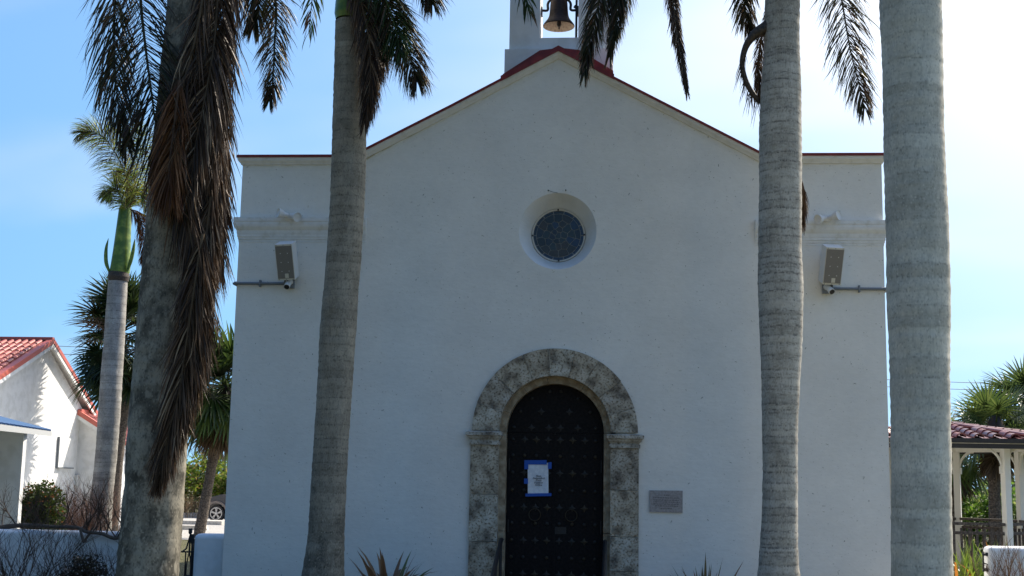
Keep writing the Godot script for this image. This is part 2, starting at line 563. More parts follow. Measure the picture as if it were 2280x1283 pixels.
# A leafy volume: many small leaf blades through ellipsoid lobes [centre, radii]
func leafy(b: MB, lobes: Array, count: int, leaf: float, ca: Color, cb: Color, cc: Color, odd := 0.1) -> void:
	for k in count:
		var lb: Array = lobes[rng.randi() % lobes.size()]
		var u := Vector3(rng.randfn(), rng.randfn(), rng.randfn()).normalized()
		var c: Vector3 = lb[0]; var rr: Vector3 = lb[1]
		var q := pow(rng.randf(), 0.45) * (1.0 + 0.12 * sin(u.x * 7.0 + c.x) * sin(u.y * 6.0))
		var p := c + u * rr * q
		if p.y < 0.02: continue
		var d := (u + Vector3(rng.randf_range(-1, 1), rng.randf_range(-0.4, 1.0), rng.randf_range(-1, 1))).normalized()
		var wide := Vector3(rng.randf_range(-1, 1), rng.randf_range(-0.3, 0.3), rng.randf_range(-1, 1))
		b.col = cc if rng.randf() < odd else ca.lerp(cb, rng.randf())
		var s := (wide - d * wide.dot(d)).normalized()
		var g := s.cross(d).normalized()
		var L := leaf * rng.randf_range(0.7, 1.25)
		var a := b.vert(p, g); var e := b.vert(p + d * L * 0.5 + s * L * 0.36, g); var f := b.vert(p + d * L * 0.5 - s * L * 0.36, g); var h := b.vert(p + d * L + Vector3.DOWN * L * 0.15, g)
		b.face(a, e, f); b.face(e, h, f)

# ------------------------------------------------------------------ the scene
func _ready() -> void:
	rng.seed = 2024
	var cam := Camera3D.new()
	cam.name = "camera"
	cam.position = V(0.682, 1.6, 13.68)
	cam.rotation_degrees = V(8.512, 4.783, 1.037)
	cam.fov = 25.86
	cam.near = 0.1
	cam.far = 600.0
	add_child(cam)
	cam.current = true
	var sun := DirectionalLight3D.new()
	sun.name = "sun"
	add_child(sun)
	var az := deg_to_rad(43.0); var el := deg_to_rad(45.0)
	var to_sun := V(sin(az) * cos(el), sin(el), -cos(az) * cos(el))
	sun.look_at_from_position(to_sun * 50.0, Vector3.ZERO)
	sun.light_energy = 1.6
	sun.light_color = Color(1.0, 0.96, 0.90)
	sun.light_angular_distance = 0.53
	sun.shadow_enabled = true
	var we := WorldEnvironment.new()
	we.name = "surroundings"
	var env := Environment.new()
	env.background_mode = Environment.BG_SKY
	env.tonemap_mode = Environment.TONE_MAPPER_LINEAR
	env.tonemap_exposure = 1.5
	env.sdfgi_enabled = true; env.ssao_enabled = true; env.ssil_enabled = true
	var sky := Sky.new()
	sky.sky_material = sky_panorama(to_sun)
	env.sky = sky
	we.environment = env
	add_child(we)
	materials()
	ground()
	chapel()
	walls()
	house()
	gazebo()
	royal_palms()
	planting()
	fittings()
	far_things()

# A clear winter sky: blue overhead, paler to the horizon, bright and milky towards the sun, with thin cirrus
func sky_panorama(to_sun: Vector3) -> PanoramaSkyMaterial:
	var w := 1024; var h := 512
	var im := Image.create_empty(w, h, false, Image.FORMAT_RGBF)
	var cir := noise(77, 1.0, 5)
	for y in h:
		var e := (0.5 - (y + 0.5) / h) * PI
		for x in w:
			var a := TAU * (x + 0.5) / w
			var d := V(sin(a) * cos(e), sin(e), -cos(a) * cos(e))
			var up := maxf(d.y, 0.0)
			var f := pow(up, 0.42)
			var c := Vector3(0.31, 0.63, 0.88).lerp(Vector3(0.004, 0.135, 0.50), f)
			var gam := rad_to_deg(acos(clampf(d.dot(to_sun), -1.0, 1.0)))
			c = c.lerp(Vector3(0.56, 0.62, 0.70), 0.5 * smoothstep(50.0, 30.0, gam))
			c *= lerpf(1.0, 0.335, smoothstep(62.0, 112.0, gam))
			var glow := minf(0.20 * exp((47.0 - gam) / 14.5), 5.0)
			c += Vector3(1.0, 0.90, 0.76) * glow
			if d.y > -0.02:
				var q := Vector3(d.x, d.z, 0) / (up + 0.16)
				var s := cir.get_noise_2d(q.x * 0.55 + q.y * 0.25, q.y * 1.5 - q.x * 0.5)
				var veil := clampf((s + 0.05) * 1.5, 0.0, 1.0) * lerpf(0.45, 0.24, smoothstep(30.0, 58.0, gam)) * (1.0 - 0.5 * up) * lerpf(1.0, 0.4, smoothstep(60.0, 115.0, gam))
				c = c.lerp(Vector3(0.62, 0.65, 0.68) + Vector3.ONE * glow * 0.8, veil)
			im.set_pixel(x, y, Color(c.x, c.y, c.z))
	var p := PanoramaSkyMaterial.new()
	p.panorama = ImageTexture.create_from_image(im)
	return p

func materials() -> void:
	M.stucco = facade_paint()
	M.white = triplanar([[0.25, rgb(0.72, 0.72, 0.70)], [0.6, rgb(0.80, 0.80, 0.79)]], 31, 0.02, 4, 0.6, 0.5, 0.9)
	M.trim = triplanar([[0.10, rgb(0.66, 0.64, 0.58)], [0.36, rgb(0.745, 0.735, 0.705)], [0.7, rgb(0.79, 0.78, 0.75)]], 32, 0.03, 4, 1.1, 0.25, 0.85)
	M.red = triplanar([[0.3, rgb(0.17, 0.015, 0.015)], [0.7, rgb(0.24, 0.025, 0.022)]], 33, 0.03, 3, 1.0, 0.05, 0.45)
	M.stone = triplanar([[0.15, rgb(0.17, 0.150, 0.125)], [0.32, rgb(0.29, 0.262, 0.222)], [0.46, rgb(0.40, 0.365, 0.305)], [0.62, rgb(0.49, 0.455, 0.39)], [0.85, rgb(0.60, 0.57, 0.51)]], 34, 0.009, 6, 0.9, 1.0, 0.95, 512)
	var pits := ntex(35, 0.05, 5, [[0.0, Color(0.10, 0.08, 0.06)], [0.24, Color(0.50, 0.46, 0.41)], [0.36, Color(0.80, 0.78, 0.75)], [0.52, Color(1, 1, 1)], [1.0, Color(1, 1, 1)]], 512)
	M.stone.detail_enabled = true
	M.stone.detail_blend_mode = BaseMaterial3D.BLEND_MODE_MUL
	M.stone.detail_albedo = pits
	M.stone.detail_uv_layer = BaseMaterial3D.DETAIL_UV_2
	M.stone.uv2_triplanar = true; M.stone.uv2_world_triplanar = true
	M.stone.uv2_scale = Vector3.ONE * 1.15
	M.stone_set = []
	for k in 4:
		var sa: StandardMaterial3D = M.stone.duplicate(); sa.albedo_color = [Color(1, 0.99, 0.96), Color(0.96, 0.93, 0.88), Color(0.93, 0.91, 0.88), Color(0.98, 0.95, 0.90)][k]; sa.uv1_offset = Vector3(k * 0.37, k * 0.21, 0)
		M.stone_set.append(sa)
	M.reveal = triplanar([[0.25, rgb(0.25, 0.185, 0.115)], [0.6, rgb(0.36, 0.28, 0.185)], [0.8, rgb(0.42, 0.345, 0.24)]], 36, 0.03, 4, 1.3, 0.5, 0.9)
	M.door = triplanar([[0.3, rgb(0.008, 0.007, 0.007)], [0.7, rgb(0.015, 0.012, 0.012)]], 37, 0.05, 3, 2.0, 0.2, 0.6)
	M.door.metallic_specular = 0.25
	M.iron = mat(rgb(0.030, 0.028, 0.026), 0.6, 0.3)
	M.brass = mat(rgb(0.050, 0.038, 0.022), 0.55, 0.4)
	M.black = mat(rgb(0.012, 0.012, 0.013), 0.5)
	M.lead = mat(rgb(0.30, 0.30, 0.29), 0.5, 0.1)
	M.frame = mat(rgb(0.62, 0.60, 0.55), 0.5)
	M.conduit = mat(rgb(0.17, 0.19, 0.21), 0.55)
	M.plastic = mat(rgb(0.70, 0.70, 0.68), 0.45)
	M.cream = mat(rgb(0.66, 0.63, 0.54), 0.5)
	M.grille = triplanar([[0.3, rgb(0.20, 0.185, 0.165)], [0.7, rgb(0.26, 0.24, 0.215)]], 38, 0.25, 2, 6.0, 0.1, 0.8)
	M.bell = triplanar([[0.3, rgb(0.022, 0.014, 0.011)], [0.7, rgb(0.042, 0.026, 0.020)]], 39, 0.03, 4, 3.0, 0.1, 0.6)
	M.bell.metallic = 0.35
	M.bell_inside = triplanar([[0.3, rgb(0.22, 0.16, 0.11)], [0.55, rgb(0.42, 0.31, 0.22)], [0.8, rgb(0.30, 0.27, 0.19)]], 40, 0.03, 4, 3.0, 0.1, 0.8)
	M.paper = triplanar([[0.3, rgb(0.70, 0.73, 0.78)], [0.7, rgb(0.82, 0.84, 0.88)]], 41, 0.02, 3, 3.0, 0.3, 0.45)
	M.tape = mat(rgb(0.008, 0.085, 0.42), 0.6)
	M.ink = mat(rgb(0.015, 0.015, 0.02), 0.7)
	M.plaque = triplanar([[0.3, rgb(0.30, 0.27, 0.26)], [0.7, rgb(0.38, 0.345, 0.33)]], 42, 0.06, 4, 2.0, 0.1, 0.5)
	M.plaque.metallic = 0.1
	M.engraved = mat(rgb(0.16, 0.14, 0.14), 0.7)
	M.palm_leaf = vmat(0.4, 0.8, 0.35)
	M.dead_leaf = vmat(0.5, 0.6, 0.35)
	M.leaf = vmat(0.36, 0.95, 0.5)
	M.twig = vmat(0.85, 0.0, 0.2)
	M.fan_trunk = triplanar([[0.25, rgb(0.055, 0.043, 0.032)], [0.7, rgb(0.17, 0.135, 0.105)]], 43, 0.05, 4, 1.2, 3.0, 0.95)
	M.bark_a = bark(51, 7.0, rgb(0.120, 0.108, 0.083), rgb(0.33, 0.295, 0.225), rgb(0.045, 0.042, 0.034), 0.25, 1.15, 1.2, 0.13)
	M.bark_b = bark(52, 7.0, rgb(0.235, 0.212, 0.165), rgb(0.36, 0.325, 0.255), rgb(0.065, 0.060, 0.048), 0.65, 0.6, 0.6, 0.065, 1.8)
	M.bark_c = bark(53, 8.0, rgb(0.350, 0.322, 0.268), rgb(0.56, 0.52, 0.44), rgb(0.085, 0.078, 0.069), 0.95, 0.55, 0.5, 0.062)
	M.bark_d = bark(54, 8.0, rgb(0.500, 0.462, 0.370), rgb(0.68, 0.63, 0.515), rgb(0.20, 0.19, 0.158), 0.55, 0.55, 0.6, 0.13)
	M.bark_e = bark(55, 7.0, rgb(0.25, 0.23, 0.205), rgb(0.46, 0.44, 0.39), rgb(0.08, 0.07, 0.062), 0.75, 0.5, 0.5, 0.08)
	M.shaft = triplanar([[0.3, rgb(0.075, 0.14, 0.018)], [0.6, rgb(0.15, 0.23, 0.028)], [0.8, rgb(0.26, 0.31, 0.05)]], 44, 0.02, 3, 1.2, 0.05, 0.35)
	M.spathe = triplanar([[0.3, rgb(0.03, 0.022, 0.014)], [0.7, rgb(0.085, 0.055, 0.032)]], 45, 0.04, 3, 2.5, 0.3, 0.6)
	M.terracotta = triplanar([[0.25, rgb(0.34, 0.075, 0.060)], [0.7, rgb(0.48, 0.135, 0.105)]], 46, 0.04, 4, 1.4, 0.1, 0.35)
	M.plum_tile = triplanar([[0.25, rgb(0.125, 0.030, 0.032)], [0.7, rgb(0.20, 0.058, 0.060)]], 47, 0.04, 4, 1.6, 0.1, 0.3)
	M.terracotta_set = []; M.plum_set = []
	for k in 4:
		var ta: StandardMaterial3D = M.terracotta.duplicate(); ta.albedo_color = Color(1, 1, 1) * [0.84, 0.92, 1.0, 0.96][k]; ta.roughness = 0.38 + 0.07 * k
		var pa: StandardMaterial3D = M.plum_tile.duplicate(); pa.albedo_color = Color(1, [0.94, 1.0, 0.9, 1.0][k], [0.92, 1.0, 0.9, 0.97][k]) * [0.82, 0.92, 1.0, 0.96][k]; pa.roughness = 0.34 + 0.07 * k
		M.terracotta_set.append(ta); M.plum_set.append(pa)
	M.red_trim = mat(rgb(0.52, 0.125, 0.09), 0.5)
	M.blue_roof = mat(rgb(0.06, 0.135, 0.27), 0.4, 0.3)
	M.gutter = mat(rgb(0.014, 0.012, 0.011), 0.5)
	M.weathered = triplanar([[0.3, rgb(0.055, 0.045, 0.038)], [0.7, rgb(0.12, 0.10, 0.085)]], 48, 0.04, 4, 2.0, 0.3, 0.9)
	M.post = mat(rgb(0.74, 0.72, 0.66), 0.6)
	M.glass = mat(rgb(0.02, 0.022, 0.025), 0.08)

func ground_height(x: float, z: float) -> float:
	return -0.2 * smoothstep(-14.0, -21.0, z) if x < 3.05 else 0.0

func ground() -> void:
	M.grass = triplanar([[0.2, rgb(0.032, 0.038, 0.012)], [0.45, rgb(0.085, 0.085, 0.026)], [0.65, rgb(0.145, 0.125, 0.05)], [0.85, rgb(0.21, 0.17, 0.085)]], 61, 0.05, 5, 0.8, 3.0, 0.95, 512)
	M.asphalt = triplanar([[0.3, rgb(0.31, 0.295, 0.265)], [0.7, rgb(0.42, 0.40, 0.365)]], 62, 0.06, 5, 0.7, 1.0, 0.95)
	M.paving = triplanar([[0.3, rgb(0.13, 0.11, 0.095)], [0.7, rgb(0.20, 0.175, 0.15)]], 64, 0.05, 5, 0.9, 0.6, 0.95)
	M.concrete = triplanar([[0.3, rgb(0.42, 0.39, 0.34)], [0.7, rgb(0.55, 0.52, 0.46)]], 63, 0.04, 5, 0.8, 0.4, 0.9)
	var b := MB.new()
	var xs := [-300.0, -80.0, -40.0, -20.0, 3.0, 3.1, 20.0, 60.0, 300.0]
	var zs := [200.0, 60.0, 20.0, 0.0, -12.0, -14.0, -15.5, -17.0, -18.5, -20.0, -21.0, -30.0, -45.0, -100.0, -300.0]
	for i in xs.size() - 1:
		for k in zs.size() - 1:
			b.quad(V(xs[i], ground_height(xs[i], zs[k]), zs[k]), V(xs[i + 1], ground_height(xs[i + 1], zs[k]), zs[k]), V(xs[i + 1], ground_height(xs[i + 1], zs[k + 1]), zs[k + 1]), V(xs[i], ground_height(xs[i], zs[k + 1]), zs[k + 1]), Vector3.UP)
	struct("lawn", b, M.grass)
	b = MB.new()
	var pz := [-15.5, -17.0, -18.5, -20.0, -21.0, -33.5]
	for k in 5:
		var ya := ground_height(0, pz[k]) + 0.012; var yb := ground_height(0, pz[k + 1]) + 0.012
		b.quad(V(-14.5 if k < 4 else -40.0, ya, pz[k]), V(2.9, ya, pz[k]), V(2.9, yb, pz[k + 1]), V(-14.5 if k < 4 else -40.0, yb, pz[k + 1]), Vector3.UP)
	struct("parking_lot", b, M.asphalt)
	b = MB.new()
	b.box(V(-19.0, -0.13, -33.9), V(40, 0.22, 0.5))
	b.box(V(-14.4, -0.13, -28.2), V(4.2, 0.13, 1.0))
	struct("kerb", b, M.concrete)
	b = MB.new()
	b.box(V(AX, 0.01, 6.0), V(1.5, 0.06, 9.6))
	struct("walkway", b, M.paving)
	b = MB.new()
	b.box(V(AX, 0.075, 0.62), V(2.3, 0.15, 1.2))
	struct("door_step", b, M.paving)
	b = MB.new()
	b.box(V(4.1, 0.006, -2.0), V(0.9, 0.05, 6.0))
	struct("side_path", b, M.concrete)

# ------------------------------------------------------------------ the chapel
func arc(cx: float, cy: float, r: float, a0: float, a1: float, n: int) -> PackedVector2Array:
	var o := PackedVector2Array()
	for k in n + 1:
		var a := lerpf(a0, a1, float(k) / n)
		o.append(Vector2(cx + cos(a) * r, cy + sin(a) * r))
	return o

func facade_uv(b: MB) -> void:
	for k in b.v.size():
		b.t[k] = Vector2(b.v[k].x / 7.2 + 0.5, 1.0 - b.v[k].y / 6.4)

func moulding(b: MB, prof: Array, stations: Array, line: Callable, ends: Array) -> void:
	# stations: x along the front; ends: whether each end returns round the corner
	for q in prof.size() - 1:
		var p0: Vector2 = prof[q]; var p1: Vector2 = prof[q + 1]
		var nrm := V(0, (p1.x - p0.x), -(p1.y - p0.y))
		if nrm.length() < 0.00001: continue
		for k in stations.size() - 1:
			var xa: float = stations[k]; var xb: float = stations[k + 1]
			var ea := -1.0 if k == 0 and ends[0] else 0.0
			var eb := 1.0 if k == stations.size() - 2 and ends[1] else 0.0
			var ya: float = line.call(xa); var yb: float = line.call(xb)
			b.quad(V(xa + ea * p0.x, ya + p0.y, p0.x), V(xb + eb * p0.x, yb + p0.y, p0.x), V(xb + eb * p1.x, yb + p1.y, p1.x), V(xa + ea * p1.x, ya + p1.y, p1.x), nrm)
		for e in 2:
			var s := -1.0 if e == 0 else 1.0
			var x: float = stations[0] if e == 0 else stations[-1]
			var y: float = line.call(x)
			if ends[e]:
				b.quad(V(x + s * p0.x, y + p0.y, p0.x), V(x + s * p0.x, y + p0.y, -0.36), V(x + s * p1.x, y + p1.y, -0.36), V(x + s * p1.x, y + p1.y, p1.x), V(nrm.z * s, nrm.y, 0))
			else:
				b.quad(V(x, y + p0.y, p0.x), V(x, y + p1.y, p1.x), V(x, y + p1.y, 0), V(x, y + p0.y, 0), V(s, 0, 0))

func chapel() -> void:
	var o := thing("chapel", "small white stucco mission chapel with a red-capped gable, round window and arched dark door", "chapel", V(0, 0, -0.2))
	# the facade, with the doorway and the round window cut through
	var b := MB.new()
	var wc := Vector2(0.034, 4.298); var wr := 0.432
	var dr := 0.66
	for s in [-1.0, 1.0]:
		var p := PackedVector2Array()
		p.append(Vector2(s * FX, -0.3)); p.append(Vector2(AX + s * dr, -0.3))
		p.append_array(arc(AX, SPRING, dr, PI if s < 0 else 0.0, PI * 0.5, 16))
		p.append_array(arc(wc.x, wc.y, wr, -PI * 0.5, (-PI * 1.5) if s < 0 else PI * 0.5, 40))
		p.append(Vector2(0.02, roof_line(0.02) - 0.01)); p.append(Vector2(s * 2.298, 5.155)); p.append(Vector2(s * FX, 5.155))
		var clean := PackedVector2Array()
		for q in p: if clean.is_empty() or clean[-1].distance_to(q) > 0.0005: clean.append(q)
		var ix := Geometry2D.triangulate_polygon(clean)
		for f in range(0, ix.size(), 3):
			b.tri(V(clean[ix[f]].x, clean[ix[f]].y, 0), V(clean[ix[f + 1]].x, clean[ix[f + 1]].y, 0), V(clean[ix[f + 2]].x, clean[ix[f + 2]].y, 0), Vector3.BACK)
			b.tri(V(clean[ix[f]].x, clean[ix[f]].y, -0.36), V(clean[ix[f + 1]].x, clean[ix[f + 1]].y, -0.36), V(clean[ix[f + 2]].x, clean[ix[f + 2]].y, -0.36), Vector3.FORWARD)
		b.quad(V(s * FX, -0.3, 0), V(s * FX, 5.155, 0), V(s * FX, 5.155, -0.36), V(s * FX, -0.3, -0.36), V(s, 0, 0))
	facade_uv(b)
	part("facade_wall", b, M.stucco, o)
	# splayed round window
	b = MB.new()
	var ra := PackedVector3Array(); var rb := PackedVector3Array(); var rc := PackedVector3Array()
	for k in 64:
		var a := TAU * k / 64
		ra.append(V(wc.x + cos(a) * wr, wc.y + sin(a) * wr, 0)); rb.append(V(wc.x + cos(a) * 0.305, wc.y - 0.006 + sin(a) * 0.305, -0.235)); rc.append(V(wc.x + cos(a) * 0.305, wc.y - 0.006 + sin(a) * 0.305, -0.36))
	for pair in [[ra, rb], [rb, rc]]:
		for k in 64:
			var j := (k + 1) % 64
			var mid := V(wc.x, wc.y, -0.1) - (pair[0][k] as Vector3)
			b.quad(pair[0][k], pair[0][j], pair[1][j], pair[1][k], mid)
	part("window_splay", b, M.white, o)
	rose_window(o, V(wc.x, wc.y - 0.006, -0.228))
	# trim
	b = MB.new()
	var st := [-FX, -2.298, -1.2, 0.02, 1.2, 2.298, FX]
	moulding(b, [Vector2(-0.36, 0.0), Vector2(0.062, 0.0), Vector2(0.062, -0.030), Vector2(0.05, -0.030)], st, roof_line, [true, true])
	part("red_capping", b, M.red, o)
	b = MB.new()
	moulding(b, [Vector2(-0.10, 0.030), Vector2(0.070, 0.026), Vector2(0.070, -0.034), Vector2(0.05, -0.034)], [-0.63, -0.3, 0.02, 0.3, 0.65], roof_line, [false, false])
	part("peak_capping", b, M.red, o)
	b = MB.new()
	var cove := [Vector2(0.05, -0.030), Vector2(0.05, -0.052), Vector2(0.044, -0.066), Vector2(0.030, -0.082), Vector2(0.020, -0.092), Vector2(0.016, -0.104), Vector2(0.0, -0.108)]
	moulding(b, cove, st, roof_line, [true, true])
	part("eaves_moulding", b, M.trim, o)
	var level := func(_x: float) -> float: return 4.44
	var cornice := [Vector2(0.0, 0.006), Vector2(0.058, 0.0), Vector2(0.058, -0.045), Vector2(0.052, -0.047), Vector2(0.055, -0.075), Vector2(0.050, -0.105), Vector2(0.037, -0.130), Vector2(0.027, -0.145), Vector2(0.023, -0.185), Vector2(0.019, -0.187), Vector2(0.019, -0.218), Vector2(0.012, -0.220), Vector2(0.012, -0.246), Vector2(0.005, -0.248), Vector2(0.005, -0.275), Vector2(0.0, -0.277)]
	for s in [-1, 1]:
		b = MB.new()
		if s < 0: moulding(b, cornice, [-FX, -2.12], level, [true, false])
		else: moulding(b, cornice, [2.20, FX], func(_x: float) -> float: return 4.415, [false, true])
		part("cornice", b, M.trim, o)
	# the body behind
	b = MB.new()
	for s in [-1.0, 1.0]:
		b.box(V(s * 3.3, 2.35, -6.3), V(0.3, 5.3, 11.8))
	b.slab(PackedVector2Array([Vector2(-3.45, -0.3), Vector2(3.45, -0.3), Vector2(3.45, 4.7), Vector2(0.02, 6.1), Vector2(-3.45, 4.7)]), -12.3, -12.1)
	part("nave_wall", b, M.white, o)
	b = MB.new()
	for s in [-1.0, 1.0]:
		b.quad(V(0.02, 6.28, -0.362), V(s * 3.52, 4.62, -0.362), V(s * 3.52, 4.62, -12.5), V(0.02, 6.28, -12.5), Vector3.UP)
		b.quad(V(0.02, 6.20, -0.362), V(s * 3.52, 4.54, -0.362), V(s * 3.52, 4.54, -12.5), V(0.02, 6.20, -12.5), Vector3.DOWN)
		b.quad(V(s * 3.52, 4.62, -0.362), V(s * 3.52, 4.62, -12.5), V(s * 3.52, 4.54, -12.5), V(s * 3.52, 4.54, -0.362), V(s, 0, 0))
	part("roof", b, M.red, o)
	bellcote(o)
	doorway(o)

func rose_window(o: Node3D, at: Vector3) -> void:
	var b := MB.new()
	var rows := []
	for k in 6:
		var an := lerpf(-0.5, PI + 0.5, k / 5.0)
		var r := 0.293 - cos(an + 0.2) * 0.011
		var row := PackedVector3Array()
		for q in 64: row.append(at + V(cos(TAU * q / 64) * r, sin(TAU * q / 64) * r, sin(an) * 0.014))
		rows.append(row)
	b.sheet(rows, true, Vector3.BACK)
	var win := part("round_window", b, M.frame, o)
	b = MB.new()
	var disc := PackedVector2Array()
	for q in 48: disc.append(Vector2(at.x + cos(TAU * q / 48) * 0.286, at.y + sin(TAU * q / 48) * 0.286))
	b.slab(disc, at.z - 0.03, at.z - 0.012)
	part("leading", b, M.lead, win)
	# panes: a ring of border pieces and an irregular field inside
	var tints := [rgb(0.012, 0.030, 0.075), rgb(0.014, 0.020, 0.034), rgb(0.030, 0.028, 0.026), rgb(0.040, 0.030, 0.022), rgb(0.018, 0.042, 0.085), rgb(0.012, 0.016, 0.020), rgb(0.022, 0.034, 0.040)]
	var glasses := []
	for c in tints:
		var g := mat(c, 0.18); g.clearcoat_enabled = true; g.clearcoat = 0.5; g.clearcoat_roughness = 0.3
		glasses.append(g)
	for k in 14:
		var a0 := TAU * k / 14 + 0.02; var a1 := TAU * (k + 1) / 14 - 0.02
		var pl := arc(at.x, at.y, 0.282, a0, a1, 5)
		var inner := arc(at.x, at.y, 0.252, a1, a0, 5)
		pl.append_array(inner)
		b = MB.new(); b.slab(pl, at.z - 0.012, at.z - 0.006)
		part("pane", b, glasses[0 if k > 8 or k < 3 else 1], win)
	var r := RandomNumberGenerator.new(); r.seed = 5
	var seeds := []
	for k in 13: seeds.append(Vector2.from_angle(TAU * k / 13 + r.randf() * 0.2) * r.randf_range(0.19, 0.225))
	for k in 11: seeds.append(Vector2.from_angle(TAU * k / 11 + r.randf() * 0.3) * r.randf_range(0.11, 0.155))
	for k in 6: seeds.append(Vector2.from_angle(TAU * k / 6 + r.randf() * 0.5) * r.randf_range(0.045, 0.08))
	seeds.append(Vector2.ZERO)
	for k in seeds.size():
		var poly := arc(0, 0, 0.246, 0, TAU * 35 / 36, 35)
		for j in seeds.size():
			if j == k or poly.size() < 3: continue
			var mid: Vector2 = (seeds[k] + seeds[j]) * 0.5
			var d: Vector2 = (seeds[j] - seeds[k]).normalized()
			mid -= d * 0.0032
			var np := PackedVector2Array()
			for q in poly.size():
				var u := poly[q]; var w := poly[(q + 1) % poly.size()]
				var du := (u - mid).dot(d); var dw := (w - mid).dot(d)
				if du <= 0: np.append(u)
				if du * dw < 0: np.append(u.lerp(w, du / (du - dw)))
			poly = np
		if poly.size() < 3: continue
		for q in poly.size(): poly[q] += Vector2(at.x, at.y)
		b = MB.new()
		var tilt := at.z - 0.006 + r.randf_range(-0.001, 0.001)
		b.slab(poly, at.z - 0.012, tilt)
		part("pane", b, glasses[r.randi() % glasses.size()], win)
	b = MB.new()
	for k in 4:
		var a := PI * 0.5 * k + 0.02
		b = MB.new()
		b.box(at + V(cos(a) * 0.292, sin(a) * 0.292, 0.012), V(0.018, 0.018, 0.02))
		part("clip", b, M.iron, win)

func bellcote(o: Node3D) -> void:
	# red metal saddle between the gable peak and the bell wall
	var b := MB.new()
	var top := [Vector2(-0.622, 6.06), Vector2(-0.622, 6.145), Vector2(-0.20, 6.425), Vector2(0.03, 6.452), Vector2(0.25, 6.425), Vector2(0.64, 6.175), Vector2(0.64, 6.06), Vector2(0.02, 6.30)]
	b.slab(PackedVector2Array(top), -0.64, -0.10)
	part("ridge_saddle", b, M.red, o)
	b = MB.new()
	b.slab(PackedVector2Array([Vector2(-0.612, 6.0), Vector2(-0.612, 6.135), Vector2(-0.20, 6.405), Vector2(0.03, 6.42), Vector2(0.25, 6.405), Vector2(0.63, 6.165), Vector2(0.63, 6.0)]), -0.96, -0.645)
	b.box(V(0.003, 6.30, -0.66), V(1.262, 0.46, 0.62))
	part("bell_wall_base", b, M.white, o)
	b = MB.new()
	b.box(V(-0.402, 7.2, -0.66), V(0.356, 1.34, 0.52))
	b.box(V(0.405, 7.2, -0.66), V(0.356, 1.34, 0.52))
	b.box(V(0.0, 6.61, -0.664), V(0.452, 0.152, 0.50))
	var hood := PackedVector2Array([Vector2(-0.62, 7.872), Vector2(-0.22, 7.872)])
	hood.append_array(arc(0.0, 7.872, 0.22, PI, 0.0, 16))
	hood.append_array(PackedVector2Array([Vector2(0.22, 7.872), Vector2(0.62, 7.872), Vector2(0.62, 8.1), Vector2(0.0, 8.45), Vector2(-0.62, 8.1)]))
	var clean := PackedVector2Array()
	for q in hood: if clean.is_empty() or clean[-1].distance_to(q) > 0.0005: clean.append(q)
	b.slab(clean, -0.95, -0.37)
	part("bell_wall", b, M.white, o)

